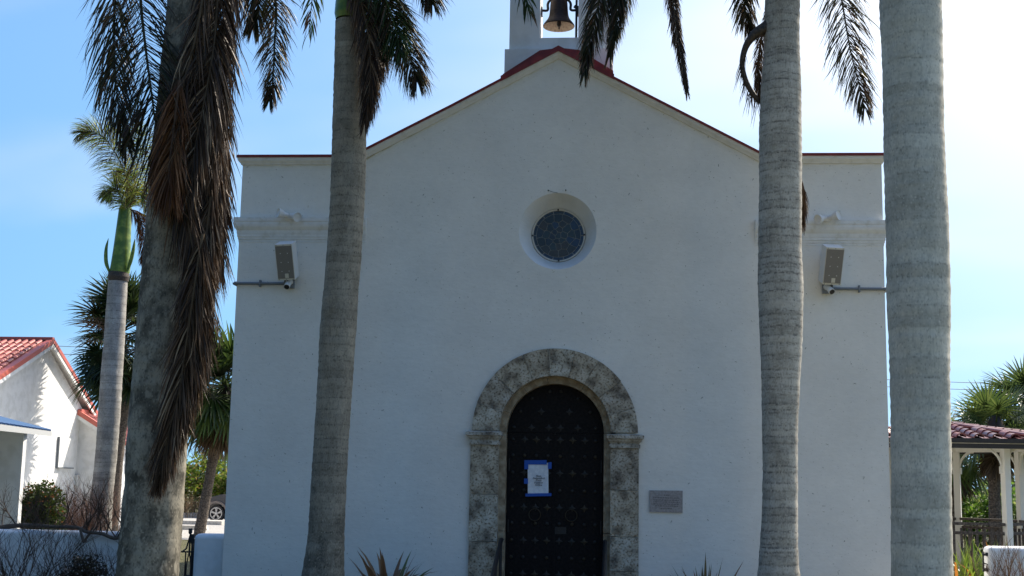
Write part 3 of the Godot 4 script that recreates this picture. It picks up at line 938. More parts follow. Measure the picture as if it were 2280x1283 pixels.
func doorway(o: Node3D) -> void:
	# arch stones
	var cuts := [0.0, 0.30, 0.66, 1.02, 1.33, 1.66, 1.98, 2.40, 2.80, PI]
	for k in cuts.size() - 1:
		var a0: float = cuts[k] + 0.0024; var a1: float = cuts[k + 1] - 0.0024
		var z := 0.045 + rng.randf_range(-0.003, 0.003)
		var p := arc(AX, SPRING + 0.005, 0.902 + rng.randf_range(-0.004, 0.004), a0, a1, 6)
		p.append_array(arc(AX, SPRING + 0.005, 0.606, a1, a0, 6))
		var b := MB.new(); b.slab(p, -0.10, z)
		part("arch_stone", b, M.stone_set[[0, 2, 1, 3, 0, 1, 3, 2, 0][k]], o)
	# pilaster stones
	for s in [-1.0, 1.0]:
		var ys := [0.0, 0.52, 0.90, 1.40, 1.94] if s < 0 else [0.0, 0.62, 0.98, 1.47, 1.92]
		for k in ys.size() - 1:
			var b := MB.new()
			var w := 0.302 + rng.randf_range(-0.004, 0.004)
			b.box(V(AX + s * 0.757, (ys[k] + ys[k + 1]) * 0.5 - 0.001, -0.03 + rng.randf_range(-0.003, 0.003)), V(w, ys[k + 1] - ys[k] - 0.007, 0.14))
			part("pilaster_stone", b, M.stone_set[(k * 3 + (1 if s > 0 else 2)) % 4], o)
		# capital: stacked mouldings that jut out
		var b := MB.new()
		var rows := []
		for q in [Vector2(0.0, 1.925), Vector2(0.016, 1.93), Vector2(0.018, 1.965), Vector2(0.006, 1.97), Vector2(0.012, 1.985), Vector2(0.030, 2.0), Vector2(0.040, 2.02), Vector2(0.056, 2.03), Vector2(0.058, 2.062), Vector2(0.03, 2.075)]:
			rows.append(q)
		for q in rows.size() - 1:
			var e: Vector2 = rows[q]; var f: Vector2 = rows[q + 1]
			var dy := -0.012 if s > 0 else 0.0
			var nr := f.y - e.y
			var xi: float = AX + s * 0.605; var xo: float = AX + s * 0.906
			b.quad(V(xi - s * e.x * 0.7, e.y + dy, 0.04 + e.x), V(xo + s * e.x, e.y + dy, 0.04 + e.x), V(xo + s * f.x, f.y + dy, 0.04 + f.x), V(xi - s * f.x * 0.7, f.y + dy, 0.04 + f.x), V(0, e.x - f.x, nr))
			b.quad(V(xo + s * e.x, e.y + dy, 0.04 + e.x), V(xo + s * e.x, e.y + dy, -0.01), V(xo + s * f.x, f.y + dy, -0.01), V(xo + s * f.x, f.y + dy, 0.04 + f.x), V(s * nr, e.x - f.x, 0))
			b.quad(V(xi - s * e.x * 0.7, e.y + dy, 0.04 + e.x), V(xi - s * e.x * 0.7, e.y + dy, -0.1), V(xi - s * f.x * 0.7, f.y + dy, -0.1), V(xi - s * f.x * 0.7, f.y + dy, 0.04 + f.x), V(-s * nr, e.x - f.x, 0))
		var ty := 2.075 + (-0.012 if s > 0 else 0.0)
		b.quad(V(AX + s * 0.584, ty, 0.07), V(AX + s * 0.936, ty, 0.07), V(AX + s * 0.936, ty, -0.1), V(AX + s * 0.584, ty, -0.1), Vector3.UP)
		part("capital", b, M.stone, o)
	# tan inner reveal, in pieces
	var rcuts := [0.0, 0.55, 1.02, 1.72, 2.2, 2.75, PI]
	for k in rcuts.size() - 1:
		var p := arc(AX, SPRING, 0.622, rcuts[k] + 0.003, rcuts[k + 1] - 0.003, 6)
		p.append_array(arc(AX, SPRING, 0.532, rcuts[k + 1] - 0.003, rcuts[k] + 0.003, 6))
		var b := MB.new(); b.slab(p, -0.3, -0.062)
		part("reveal_stone", b, M.reveal, o)
	for s in [-1.0, 1.0]:
		for seg in [[0.0, 1.005], [1.011, 2.072]]:
			var b := MB.new()
			b.box(V(AX + s * 0.577, (seg[0] + seg[1]) * 0.5, -0.18), V(0.09, seg[1] - seg[0], 0.236))
			part("reveal_stone", b, M.reveal, o)
	# the two leaves and the arched panel above them
	var zf := -0.2
	var tb := MB.new()
	var tp := arc(AX, SPRING, 0.530, 0.0, PI, 28)
	tb.slab(tp, zf - 0.06, zf - 0.004)
	var transom := part("transom_panel", tb, M.door, o)
	var leaves := []
	for s in [-1.0, 1.0]:
		var b := MB.new()
		b.box(V(AX + s * 0.266 - 0.006, 1.11, zf - 0.03), V(0.526, 1.924, 0.06))
		leaves.append(part("door_leaf", b, M.door, o))
		b = MB.new()
		for y in [0.42, 1.06, 1.72]:
			b.box(V(AX + s * 0.505, y, zf + 0.006), V(0.010, 0.14, 0.012))
		part("hinge", b, M.iron, leaves[-1])
	# rows of studs and flower-shaped bosses
	var dome := MB.new()
	dome.lathe(Vector3.ZERO, Vector3.BACK, [Vector2(0.020, 0.0), Vector2(0.018, 0.008), Vector2(0.011, 0.015), Vector2(0.0, 0.018)], 9)
	var dome_m := dome.mesh()
	var fl := MB.new()
	for k in 4:
		var a := PI * 0.5 * k + PI * 0.5
		var e := Vector2.from_angle(a); var f := Vector2.from_angle(a + PI * 0.25); var g := Vector2.from_angle(a - PI * 0.25)
		fl.tri(V(e.x * 0.044, e.y * 0.044, 0.002), V(f.x * 0.020, f.y * 0.020, 0.006), V(0, 0, 0.012), Vector3.BACK)
		fl.tri(V(e.x * 0.044, e.y * 0.044, 0.002), V(g.x * 0.020, g.y * 0.020, 0.006), V(0, 0, 0.012), Vector3.BACK)
	fl.lathe(Vector3.ZERO, Vector3.BACK, [Vector2(0.012, 0.006), Vector2(0.010, 0.015), Vector2(0.0, 0.018)], 7)
	var fl_m := fl.mesh()
	var cols := [-0.436, -0.307, -0.178, -0.050, 0.083, 0.221, 0.355, 0.471]
	for row in [[1.997, 1], [1.821, 0], [1.636, 1], [1.447, 0], [1.263, 1], [1.090, 0], [0.907, 1], [0.726, 0], [0.550, 1], [0.375, 0]]:
		for k in 8:
			var leaf: Node3D = leaves[0] if k < 4 else leaves[1]
			var at := V(cols[k], row[0] - cols[k] * 0.008, zf + 0.001) - V(0, 0, -0.2)
			var bossy: bool = row[1] == 1 and k > 0 and k < 7
			shape("boss" if bossy else "stud", fl_m if bossy else dome_m, M.brass if (k * 7 + int(row[0] * 100)) % 3 == 0 else M.iron, leaf, at)
	for q in [[-0.43, 2.13, 0], [-0.235, 2.13, 1], [-0.045, 2.13, 1], [0.085, 2.13, 1], [0.275, 2.13, 1], [0.47, 2.13, 0], [-0.36, 2.307, 0], [-0.13, 2.307, 1], [0.18, 2.307, 1], [0.41, 2.307, 0], [-0.235, 2.451, 0], [0.275, 2.451, 0], [-0.04, 2.53, 0], [0.085, 2.53, 0]]:
		shape("boss" if q[2] == 1 else "stud", fl_m if q[2] == 1 else dome_m, M.iron, transom, V(q[0], q[1], zf - 0.003) - V(0, 0, -0.2))
	for s in 2:
		var b := MB.new()
		var path := []
		var c := V(-0.185 if s == 0 else 0.213, 1.185, zf + 0.022)
		for k in 17: path.append(c + V(sin(TAU * k / 16) * 0.064, cos(TAU * k / 16) * 0.064, 0.0))
		b.tube(path, [0.0055], 5, false)
		part("ring_handle", b, M.brass, leaves[s])
	var b := MB.new()
	b.box(V(0.085, 1.02, zf + 0.003), V(0.15, 0.075, 0.006))
	b.lathe(V(0.07, 1.02, zf + 0.006), Vector3.BACK, [Vector2(0.010, 0), Vector2(0.010, 0.012), Vector2(0, 0.013)], 8)
	part("lock_plate", b, M.iron, leaves[1])
	b = MB.new()
	b.box(V(AX - 0.008, 1.11, zf + 0.004), V(0.03, 1.90, 0.010))
	part("meeting_bead", b, M.door, leaves[0])

# ------------------------------------------------------------------ boundary walls and the iron gate
func rounded_wall(o: Node3D, x0: float, x1: float, top: float, z: float, thick: float, round_ends := true) -> void:
	var b := MB.new()
	var prof := PackedVector2Array()
	var h := thick * 0.5
	var r := 0.055
	prof.append(Vector2(h, -0.3))
	for k in 7:
		var a := PI * 0.5 * k / 6.0
		prof.append(Vector2(h - r + r * cos(a), top - r + r * sin(a)))
	for k in 7:
		var a := PI * 0.5 + PI * 0.5 * k / 6.0
		prof.append(Vector2(-h + r + r * cos(a), top - r + r * sin(a)))
	prof.append(Vector2(-h, -0.3))
	var rows := []
	var nz := noise(int(absf(x0) * 10.0) + 3, 0.8, 2)
	var n := maxi(int((x1 - x0) / 0.15), 4)
	var xs := []
	for k in 5: xs.append(x0 + r * (1.0 - cos(PI * 0.5 * k / 4.0)) if round_ends else x0)
	for k in range(1, n): xs.append(lerpf(x0, x1, float(k) / n))
	for k in 5: xs.append(x1 - r * (1.0 - sin(PI * 0.5 * k / 4.0)))
	for x in xs:
		var e: float = minf(x - x0, x1 - x)
		var sink := r - sqrt(maxf(r * r - pow(maxf(r - e, 0.0), 2.0), 0.0))
		var row := PackedVector3Array()
		for q in prof:
			var w := nz.get_noise_2d(x, q.x * 3.0) * 0.006
			row.append(V(x, minf(q.y, top - sink) + w, z + q.x * (1.0 - sink / h * 0.6)))
		rows.append(row)
	b.sheet(rows, false, Vector3.ZERO)
	b.cap(rows[0], Vector3.LEFT); b.cap(rows[-1], Vector3.RIGHT)
	part("wall_body", b, M.white, o)

func walls() -> void:
	var o := thing("garden_wall", "low white garden wall with rounded top behind the bare shrubs at left", "wall", V(-7.6, 0, -0.22))
	rounded_wall(o, -12.5, -4.66, 0.905, -0.22, 0.2)
	o = thing("garden_wall", "short white wall stub between the iron gate and the chapel corner", "wall", V(-3.76, 0, -0.22))
	rounded_wall(o, -3.945, -3.58, 0.905, -0.20, 0.2)
	o = thing("garden_wall", "low white wall with iron latch keeper on its end, in front of the gazebo", "wall", V(6.4, 0, -0.22))
	rounded_wall(o, 4.60, 12.5, 0.955, -0.24, 0.22)
	var b := MB.new()
	for y in [0.87, 0.71]:
		b.box(V(4.592, y, -0.2), V(0.02, 0.035, 0.09))
		b.tube([V(4.58, y, -0.17), V(4.545, y, -0.17)], [0.012], 6)
	b.tube([V(4.556, 0.69, -0.17), V(4.556, 0.90, -0.17)], [0.009], 6)
	b.tube([V(4.556, 0.78, -0.17), V(4.59, 0.77, -0.15), V(4.575, 0.70, -0.15)], [0.008], 5)
	part("latch", b, M.black, o)
	# gate
	o = thing("iron_gate", "black wrought iron gate with block finials beside the leaning front palm", "gate", V(-4.3, 0, -0.2))
	var zg := -0.2
	var xs := []
	for k in 8: xs.append(-4.59 + k * 0.088)
	for k in xs.size():
		var x: float = xs[k]
		b = MB.new()
		b.tube([V(x, 0.02, zg), V(x, 0.70, zg)], [0.008], 6)
		part("bar", b, M.black, o)
	# tall pointed finials with a block on top, joined by hanging curves
	var peaks := [[-4.50, 0.955], [-4.27, 0.87], [-4.022, 0.955]]
	for pk in peaks:
		b = MB.new()
		b.tube([V(pk[0], 0.66, zg), V(pk[0], pk[1] - 0.06, zg)], [0.012, 0.009], 6)
		b.box(V(pk[0], pk[1] - 0.025, zg), V(0.034, 0.052, 0.034))
		b.box(V(pk[0], pk[1] - 0.055, zg), V(0.024, 0.014, 0.024))
		part("finial", b, M.black, o)
		b = MB.new()
		for s in [-1.0, 1.0]:
			b.tube([V(pk[0], pk[1] - 0.07, zg), V(pk[0] + s * 0.014, pk[1] - 0.13, zg), V(pk[0] + s * 0.036, 0.735, zg), V(pk[0] + s * 0.075, 0.705, zg)], [0.009], 6)
		part("scroll", b, M.black, o)
		b = MB.new()
		for s in [-1.0, 1.0]:
			var path := []
			for k in 9: path.append(V(pk[0] + s * sin(PI * k / 8.0) * 0.026, 0.30 + 0.40 * k / 8.0, zg + 0.002))
			b.tube(path, [0.007], 5)
		b.tube([V(pk[0] - 0.026, 0.44, zg + 0.004), V(pk[0] + 0.026, 0.44, zg + 0.004)], [0.012], 6)
		part("scroll", b, M.black, o)
	for f in [[-3.965, 0.82], [-3.992, 0.87]]:
		b = MB.new()
		b.box(V(f[0], f[1] * 0.5, zg), V(0.02, f[1], 0.02))
		b.box(V(f[0], f[1], zg), V(0.03, 0.05, 0.03))
		part("finial", b, M.black, o)
	for q in [[0.30, 0.045], [0.70, 0.016], [0.06, 0.03]]:
		b = MB.new()
		b.box(V(-4.29, q[0], zg), V(0.66, q[1], 0.015))
		part("rail", b, M.black, o)

# ------------------------------------------------------------------ buildings to the sides
func barrel(across: Vector3, down: Vector3, up: Vector3, r: float, length: float) -> ArrayMesh:
	var b := MB.new()
	var rows := []
	for e in 2:
		var row := PackedVector3Array()
		var rr := r * (0.9 if e == 0 else 1.0)
		for k in 9:
			var a := PI * k / 8.0
			row.append(down * length * (e - 0.5) + across * cos(a) * rr + up * (sin(a) * rr * 0.85 + (0.0 if e == 0 else 0.016)))
		rows.append(row)
	b.sheet(rows, false, up)
	var lip := PackedVector3Array()
	for k in 9:
		var a := PI * k / 8.0
		lip.append(down * length * 0.5 + across * cos(a) * r * 0.8 + up * (sin(a) * r * 0.66 + 0.012))
	for k in 8:
		b.quad(rows[1][k], rows[1][k + 1], lip[k + 1], lip[k], down)
	return b.mesh()

func house() -> void:
	var o := thing("gabled_house", "white gabled house with terracotta barrel tile roof and lean-to, far left behind hedge", "house", V(-16.5, -0.2, -20.3))
	var xw := -15.28; var xb := -15.08
	var zr := -20.32; var yr := 5.15
	var zf := -15.9; var yf := 3.27; var ze := -24.2; var ye := 2.98
	var b := MB.new()
	b.tri(V(xw, yf - 0.12, zf - 0.4), V(xw, yr - 0.12, zr), V(xw, ye - 0.12, ze + 0.4), Vector3.RIGHT)
	b.quad(V(xw, -0.4, zf - 0.4), V(xw, yf - 0.12, zf - 0.4), V(xw, ye - 0.12, ze + 0.4), V(xw, -0.4, ze + 0.4), Vector3.RIGHT)
	b.quad(V(xw, -0.4, zf - 0.4), V(-27, -0.4, zf - 0.4), V(-27, yf, zf - 0.4), V(xw, yf - 0.12, zf - 0.4), Vector3.BACK)
	b.quad(V(xw, -0.4, ze + 0.4), V(-27, -0.4, ze + 0.4), V(-27, ye, ze + 0.4), V(xw, ye - 0.12, ze + 0.4), Vector3.FORWARD)
	b.box(V(-27, 1.4, -20.0), V(0.2, 3.6, 7.4))
	part("wall", b, M.white, o)
	# roof planes with a thickness, then barge boards
	b = MB.new()
	for e in [[zf, yf], [ze, ye]]:
		var s: float = signf(e[0] - zr)
		b.quad(V(xb, yr, zr), V(-27.4, yr, zr), V(-27.4, e[1], e[0]), V(xb, e[1], e[0]), Vector3.UP)
		b.quad(V(xb, e[1], e[0]), V(-27.4, e[1], e[0]), V(-27.4, e[1] - 0.1, e[0]), V(xb, e[1] - 0.1, e[0]), V(0, 0, s))
	var roof := part("roof", b, M.terracotta, o)
	b = MB.new()
	for e in [[zf, yf], [ze, ye]]:
		b.quad(V(xb, yr - 0.1, zr), V(-27.4, yr - 0.1, zr), V(-27.4, e[1] - 0.1, e[0]), V(xb, e[1] - 0.1, e[0]), Vector3.DOWN)
	part("soffit", b, M.trim, o)
	b = MB.new()
	for e in [[zf, yf], [ze, ye]]:
		for q in [[0.04, -0.10, xb + 0.012]]:
			b.quad(V(q[2], yr + q[0], zr), V(q[2], e[1] + q[0], e[0]), V(q[2], e[1] + q[1], e[0]), V(q[2], yr + q[1], zr), Vector3.RIGHT)
			b.quad(V(q[2], yr + q[0], zr), V(q[2], e[1] + q[0], e[0]), V(q[2] - 0.16, e[1] + q[0], e[0]), V(q[2] - 0.16, yr + q[0], zr), Vector3.UP)
	b.box(V(-21.2, yr + 0.03, zr), V(12.2, 0.09, 0.16))
	part("barge_board", b, M.red_trim, o)
	b = MB.new()
	for e in [[zf, yf], [ze, ye]]:
		b.quad(V(xb, yr - 0.1, zr), V(xb, e[1] - 0.1, e[0]), V(xb, e[1] - 0.22, e[0]), V(xb, yr - 0.22, zr), Vector3.RIGHT)
		b.quad(V(xb - 0.05, yr - 0.1, zr), V(xb - 0.05, e[1] - 0.1, e[0]), V(xb - 0.05, e[1] - 0.22, e[0]), V(xb - 0.05, yr - 0.22, zr), Vector3.LEFT)
		b.quad(V(xb, yr - 0.22, zr), V(xb, e[1] - 0.22, e[0]), V(xb - 0.05, e[1] - 0.22, e[0]), V(xb - 0.05, yr - 0.22, zr), Vector3.DOWN)
	part("white_fascia", b, M.white, o)
	# barrel tiles of the slope that faces the camera
	var down := V(0, yf - yr, zf - zr).normalized()
	var up := Vector3.RIGHT.cross(down).normalized()
	if up.y < 0: up = -up
	var tm := barrel(Vector3.RIGHT, down, up, 0.068, 0.36)
	var sl := V(0, yf - yr, zf - zr).length()
	for c in 19:
		for r in 14:
			var at := V(xb - 0.32 - c * 0.205, yr, zr) + down * (0.30 + r * 0.335)
			if 0.30 + r * 0.335 > sl - 0.1: continue
			var t := shape("roof_tile", tm, M.terracotta_set[rng.randi() % 4], roof, at - o.position + up * rng.randf_range(0.0, 0.006))
			t.rotation = Vector3(rng.randf_range(-0.008, 0.008), 0, rng.randf_range(-0.01, 0.01))
	# shuttered window on the gable wall
	b = MB.new()
	b.box(V(xw + 0.03, 2.03, -21.95), V(0.06, 0.84, 0.94))
	var sh := part("shutter", b, M.white, o)
	b = MB.new()
	b.box(V(xw + 0.03, 2.03, -21.45), V(0.07, 0.9, 0.02))
	b.box(V(xw + 0.05, 1.59, -21.95), V(0.10, 0.03, 1.0))
	part("track", b, M.conduit, sh)
	# lean-to with its own red roof
	var lz := -22.85
	b = MB.new()
	b.quad(V(xw, -0.4, lz), V(-13.86, -0.4, lz), V(-13.86, 2.29, lz), V(xw, 3.12, lz), Vector3.BACK)
	b.quad(V(-13.86, -0.4, lz), V(-13.86, -0.4, -25.2), V(-13.86, 2.29, -25.2), V(-13.86, 2.29, lz), Vector3.RIGHT)
	part("lean_to_wall", b, M.white, o)
	b = MB.new()
	var pa := V(xw, 3.27, lz + 0.2); var pb := V(-13.6, 2.30, lz + 0.2); var bk := V(0, 0, -2.7)
	b.quad(pa, pb, pb + bk, pa + bk, Vector3.UP)
	b.quad(pa + Vector3.DOWN * 0.1, pb + Vector3.DOWN * 0.1, pb + bk + Vector3.DOWN * 0.1, pa + bk + Vector3.DOWN * 0.1, Vector3.DOWN)
	b.quad(pb, pb + bk, pb + bk + Vector3.DOWN * 0.1, pb + Vector3.DOWN * 0.1, Vector3.RIGHT)
	var lroof := part("lean_to_roof", b, M.terracotta, o)
	b = MB.new()
	b.quad(pa + V(0, 0.05, 0.012), pb + V(0, 0.05, 0.012), pb + V(0, -0.1, 0.012), pa + V(0, -0.1, 0.012), Vector3.BACK)
	b.quad(pa + V(0, 0.05, 0.012), pb + V(0, 0.05, 0.012), pb + V(0, 0.05, -0.12), pa + V(0, 0.05, -0.12), Vector3.UP)
	b.box(V(xw + 0.05, 3.29, lz - 1.2), V(0.12, 0.10, 2.7))
	part("barge_board", b, M.red_trim, lroof)
	b = MB.new()
	b.quad(pa + V(0, -0.1, 0), pb + V(0, -0.1, 0), pb + V(0, -0.22, 0), pa + V(0, -0.22, 0), Vector3.BACK)
	b.quad(pa + V(0, -0.22, 0), pb + V(0, -0.22, 0), pb + V(0, -0.22, -0.2), pa + V(0, -0.22, -0.2), Vector3.DOWN)
	part("white_fascia", b, M.white, lroof)
	var dn := (pb - pa).normalized()
	var lup := Vector3.FORWARD.cross(dn); if lup.y < 0: lup = -lup
	var tl := barrel(Vector3.BACK, dn, lup, 0.05, 0.34)
	for c in 12:
		for r in 6:
			shape("roof_tile", tl, M.terracotta_set[rng.randi() % 4], lroof, pa + V(0, 0, -0.3 - c * 0.2) + dn * (0.24 + r * 0.32) - o.position)
	b = MB.new()
	b.box(V(-14.78, 0.66, lz + 0.012), V(0.72, 1.86, 0.03))
	part("door", b, M.white, o)
	b = MB.new()
	b.box(V(-15.28, 1.22, lz + 0.06), V(0.22, 0.34, 0.12))
	part("meter_box", b, M.plastic, o)
	b = MB.new()
	b.box(V(-13.80, 1.72, -23.1), V(0.10, 0.22, 0.10)); b.box(V(-13.80, 1.86, -23.1), V(0.14, 0.05, 0.14)); b.box(V(-13.83, 1.95, -23.1), V(0.05, 0.14, 0.04))
	part("lantern", b, M.black, o)
	# near building with a blue metal roof edge
	o = thing("low_building", "low white building at far left edge with blue metal roof over a pale fascia", "building", V(-9.5, 0, -4.2))
	b = MB.new()
	b.box(V(-10.4, 1.05, -3.9), V(5.22, 2.2, 0.1))
	b.box(V(-11.5, 1.05, -6.6), V(0.3, 2.2, 5.0))
	part("wall", b, M.white, o)
	var K := V(-8.51, 2.19, -6.32); var J := V(-6.75, 2.115, -1.02); var Kl := V(-11.6, 3.06, -4.2); var Jl := V(-9.8, 2.99, 1.1)
	b = MB.new()
	b.quad(K, J, Jl, Kl, Vector3.UP)
	for k in 16:
		var f := (k + 0.5) / 16.0
		b.tube([K.lerp(J, f) + V(0, 0.008, 0), Kl.lerp(Jl, f) + V(0, 0.008, 0)], [0.018], 4)
	part("metal_roof", b, M.blue_roof, o)
	b = MB.new()
	var dd := Vector3.DOWN * 0.085
	var ind := V(-0.06, 0, 0.02)
	b.quad(K + Vector3.DOWN * 0.006, J + Vector3.DOWN * 0.006, J + dd, K + dd, V(1, 0, -0.3))
	b.quad(K + dd, J + dd, Jl + dd, Kl + dd, Vector3.DOWN)
	b.quad(K + Vector3.DOWN * 0.006, K + dd, Kl + dd, Kl + Vector3.DOWN * 0.006, V(0, 0, -1))
	b.quad(J + Vector3.DOWN * 0.006, J + dd, Jl + dd, Jl + Vector3.DOWN * 0.006, V(0, 0, 1))
	part("fascia", b, mat(rgb(0.42, 0.43, 0.43), 0.6), o)
	b = MB.new()
	b.box(V(-8.62, 1.45, -3.84), V(0.5, 1.1, 0.02))
	part("shutter", b, M.frame, o)

func gazebo() -> void:
	var c := V(6.535, 0, -9.51)
	var o := thing("gazebo", "white-posted octagonal gazebo with plum red barrel tile roof and dark railing at right", "gazebo", c)
	var s := 1.25; var ap := s * 1.2071; var R := ap / cos(PI / 8)
	var corner := func(k: int, rad: float, y: float) -> Vector3:
		var a := PI / 8 + PI * 0.25 * k
		return c + V(sin(a) * rad, y, cos(a) * rad)
	var ytop := 2.20
	for k in 8:
		var p: Vector3 = corner.call(k, R, 0.0)
		var a := PI / 8 + PI * 0.25 * k
		var b := MB.new()
		b.box(p + V(0, ytop * 0.5, 0), V(0.115, ytop, 0.115), Basis(Vector3.UP, a))
		part("post", b, M.post, o)
	for k in 8:
		var p: Vector3 = corner.call(k, R, ytop); var q: Vector3 = corner.call(k + 1, R, ytop)
		var m := (p + q) * 0.5; var d := (q - p).normalized()
		var bas := Basis(d, Vector3.UP, d.cross(Vector3.UP))
		var b := MB.new()
		b.box(m + V(0, 0.035, 0), V(s + 0.12, 0.085, 0.05), bas)
		part("beam", b, M.post, o)
		for e in [[p, d], [q, -d]]:
			b = MB.new()
			var path := []
			for j in 8:
				var t := PI * 0.5 * j / 7.0
				path.append(e[0] + e[1] * (0.05 + 0.30 * (1.0 - cos(t))) + V(0, -0.36 + 0.36 * sin(t), 0))
			b.tube(path, [0.028], 4, true, 1.0, PI / 4)
			b.box((e[0] as Vector3) + (e[1] as Vector3) * 0.07 + V(0, -0.36, 0), V(0.05, 0.12, 0.05), bas)
			part("bracket", b, M.post, o)
		if k == 4: continue
		b = MB.new()
		b.box(m + V(0, 0.95 - ytop, 0), V(s - 0.12, 0.045, 0.13), bas)
		part("handrail", b, M.weathered, o)
		b = MB.new()
		b.box(m + V(0, 0.80 - ytop, 0), V(s - 0.12, 0.05, 0.04), bas)
		part("rail", b, M.weathered, o)
		b = MB.new()
		b.box(m + V(0, 0.12 - ytop, 0), V(s - 0.12, 0.05, 0.04), bas)
		part("rail", b, M.weathered, o)
		for j in 9:
			b = MB.new()
			b.box(p.lerp(q, (j + 1) / 10.0) + V(0, 0.48 - ytop, 0), V(0.034, 0.80, 0.034), bas)
			part("baluster", b, M.weathered, o)
	var b := MB.new()
	for k in 8:
		b.tri(corner.call(k, R + 0.05, 0.05), corner.call(k + 1, R + 0.05, 0.05), c + V(0, 0.05, 0), Vector3.UP)
		b.quad(corner.call(k, R + 0.05, 0.05), corner.call(k + 1, R + 0.05, 0.05), corner.call(k + 1, R + 0.05, 0), corner.call(k, R + 0.05, 0), corner.call(k, 1, 0) - c)
	part("floor", b, M.weathered, o)
	# roof
	var ea := 2.15; var ER := ea / cos(PI / 8); var ye := 2.335; var apex := c + V(0, 2.66, 0)
	b = MB.new()
	for k in 8:
		b.tri(corner.call(k, ER, ye), corner.call(k + 1, ER, ye), apex, Vector3.UP)
	var roof := part("roof", b, M.plum_tile, o)
	b = MB.new()
	for k in 8:
		b.tri(corner.call(k, ER, ye - 0.06), corner.call(k + 1, ER, ye - 0.06), c + V(0, 2.55, 0), Vector3.DOWN)
	part("ceiling", b, M.post, o)
	for k in 8:
		b = MB.new()
		var p: Vector3 = corner.call(k, ER + 0.02, ye); var q: Vector3 = corner.call(k + 1, ER + 0.02, ye)
		var m := (p + q) * 0.5; var d := (q - p).normalized()
		var bas := Basis(d, Vector3.UP, d.cross(Vector3.UP))
		var ln := p.distance_to(q)
		b.box(m + V(0, -0.035, 0), V(ln + 0.02, 0.075, 0.07), bas)
		b.box(m + V(0, -0.11, 0) - (m - c).normalized() * 0.015, V(ln, 0.075, 0.03), bas)
		part("gutter", b, M.gutter, o)
		b = MB.new()
		b.tube([apex + V(0, 0.02, 0), p + V(0, 0.05, 0)], [0.055], 8, true, 0.7)
		part("hip_cap", b, M.plum_tile, roof)
	# barrel tiles; those of the three front slopes are pieces of their own, the rest are joined
	var rest := MB.new()
	for k in 8:
		var a := PI * 0.25 * (k + 1)
		var outd := V(sin(a), 0, cos(a))
		var along := V(cos(a), 0, -sin(a))
		var foot := c + outd * ea + V(0, ye, 0)
		var down := (foot - apex).normalized()
		var up := along.cross(down); if up.y < 0: up = -up
		var ln := apex.distance_to(foot)
		var tm := barrel(along, down, up, 0.085, 0.36)
		var arr := tm.surface_get_arrays(0)
		for r in 7:
			for j in range(-5, 6):
				var t := ln - 0.15 - r * 0.30
				if t < 0.2: continue
				var wd := t / ln * ea * tan(PI / 8) - 0.06
				var x := j * 0.285 + 0.03
				if absf(x) > wd: continue
				var at := apex + down * t + along * x
				if k in [7, 0, 6]:
					shape("roof_tile", tm, M.plum_set[rng.randi() % 4], roof, at - o.position + up * rng.randf_range(-0.004, 0.006))
				else:
					var base := rest.v.size()
					for v in arr[Mesh.ARRAY_VERTEX]: rest.v.append(v + at)
					rest.n.append_array(arr[Mesh.ARRAY_NORMAL]); rest.t.append_array(arr[Mesh.ARRAY_TEX_UV]); rest.c.append_array(arr[Mesh.ARRAY_COLOR])
					for v in arr[Mesh.ARRAY_INDEX]: rest.i.append(v + base)
	stuff(part("roof_tiles", rest, M.plum_tile, roof))

# ------------------------------------------------------------------ royal palms
func crownshaft(o: Node3D, x: float, y: float, z: float, r: float, h: float) -> void:
	var b := MB.new()
	b.lathe(V(x, y, z), Vector3.UP, [Vector2(r * 1.02, 0.0), Vector2(r * 1.12, 0.06), Vector2(r * 1.08, 0.18), Vector2(r * 0.9, h * 0.4), Vector2(r * 0.72, h * 0.75), Vector2(r * 0.5, h), Vector2(r * 0.2, h + 0.2)], 20)
	part("crownshaft", b, M.shaft, o)

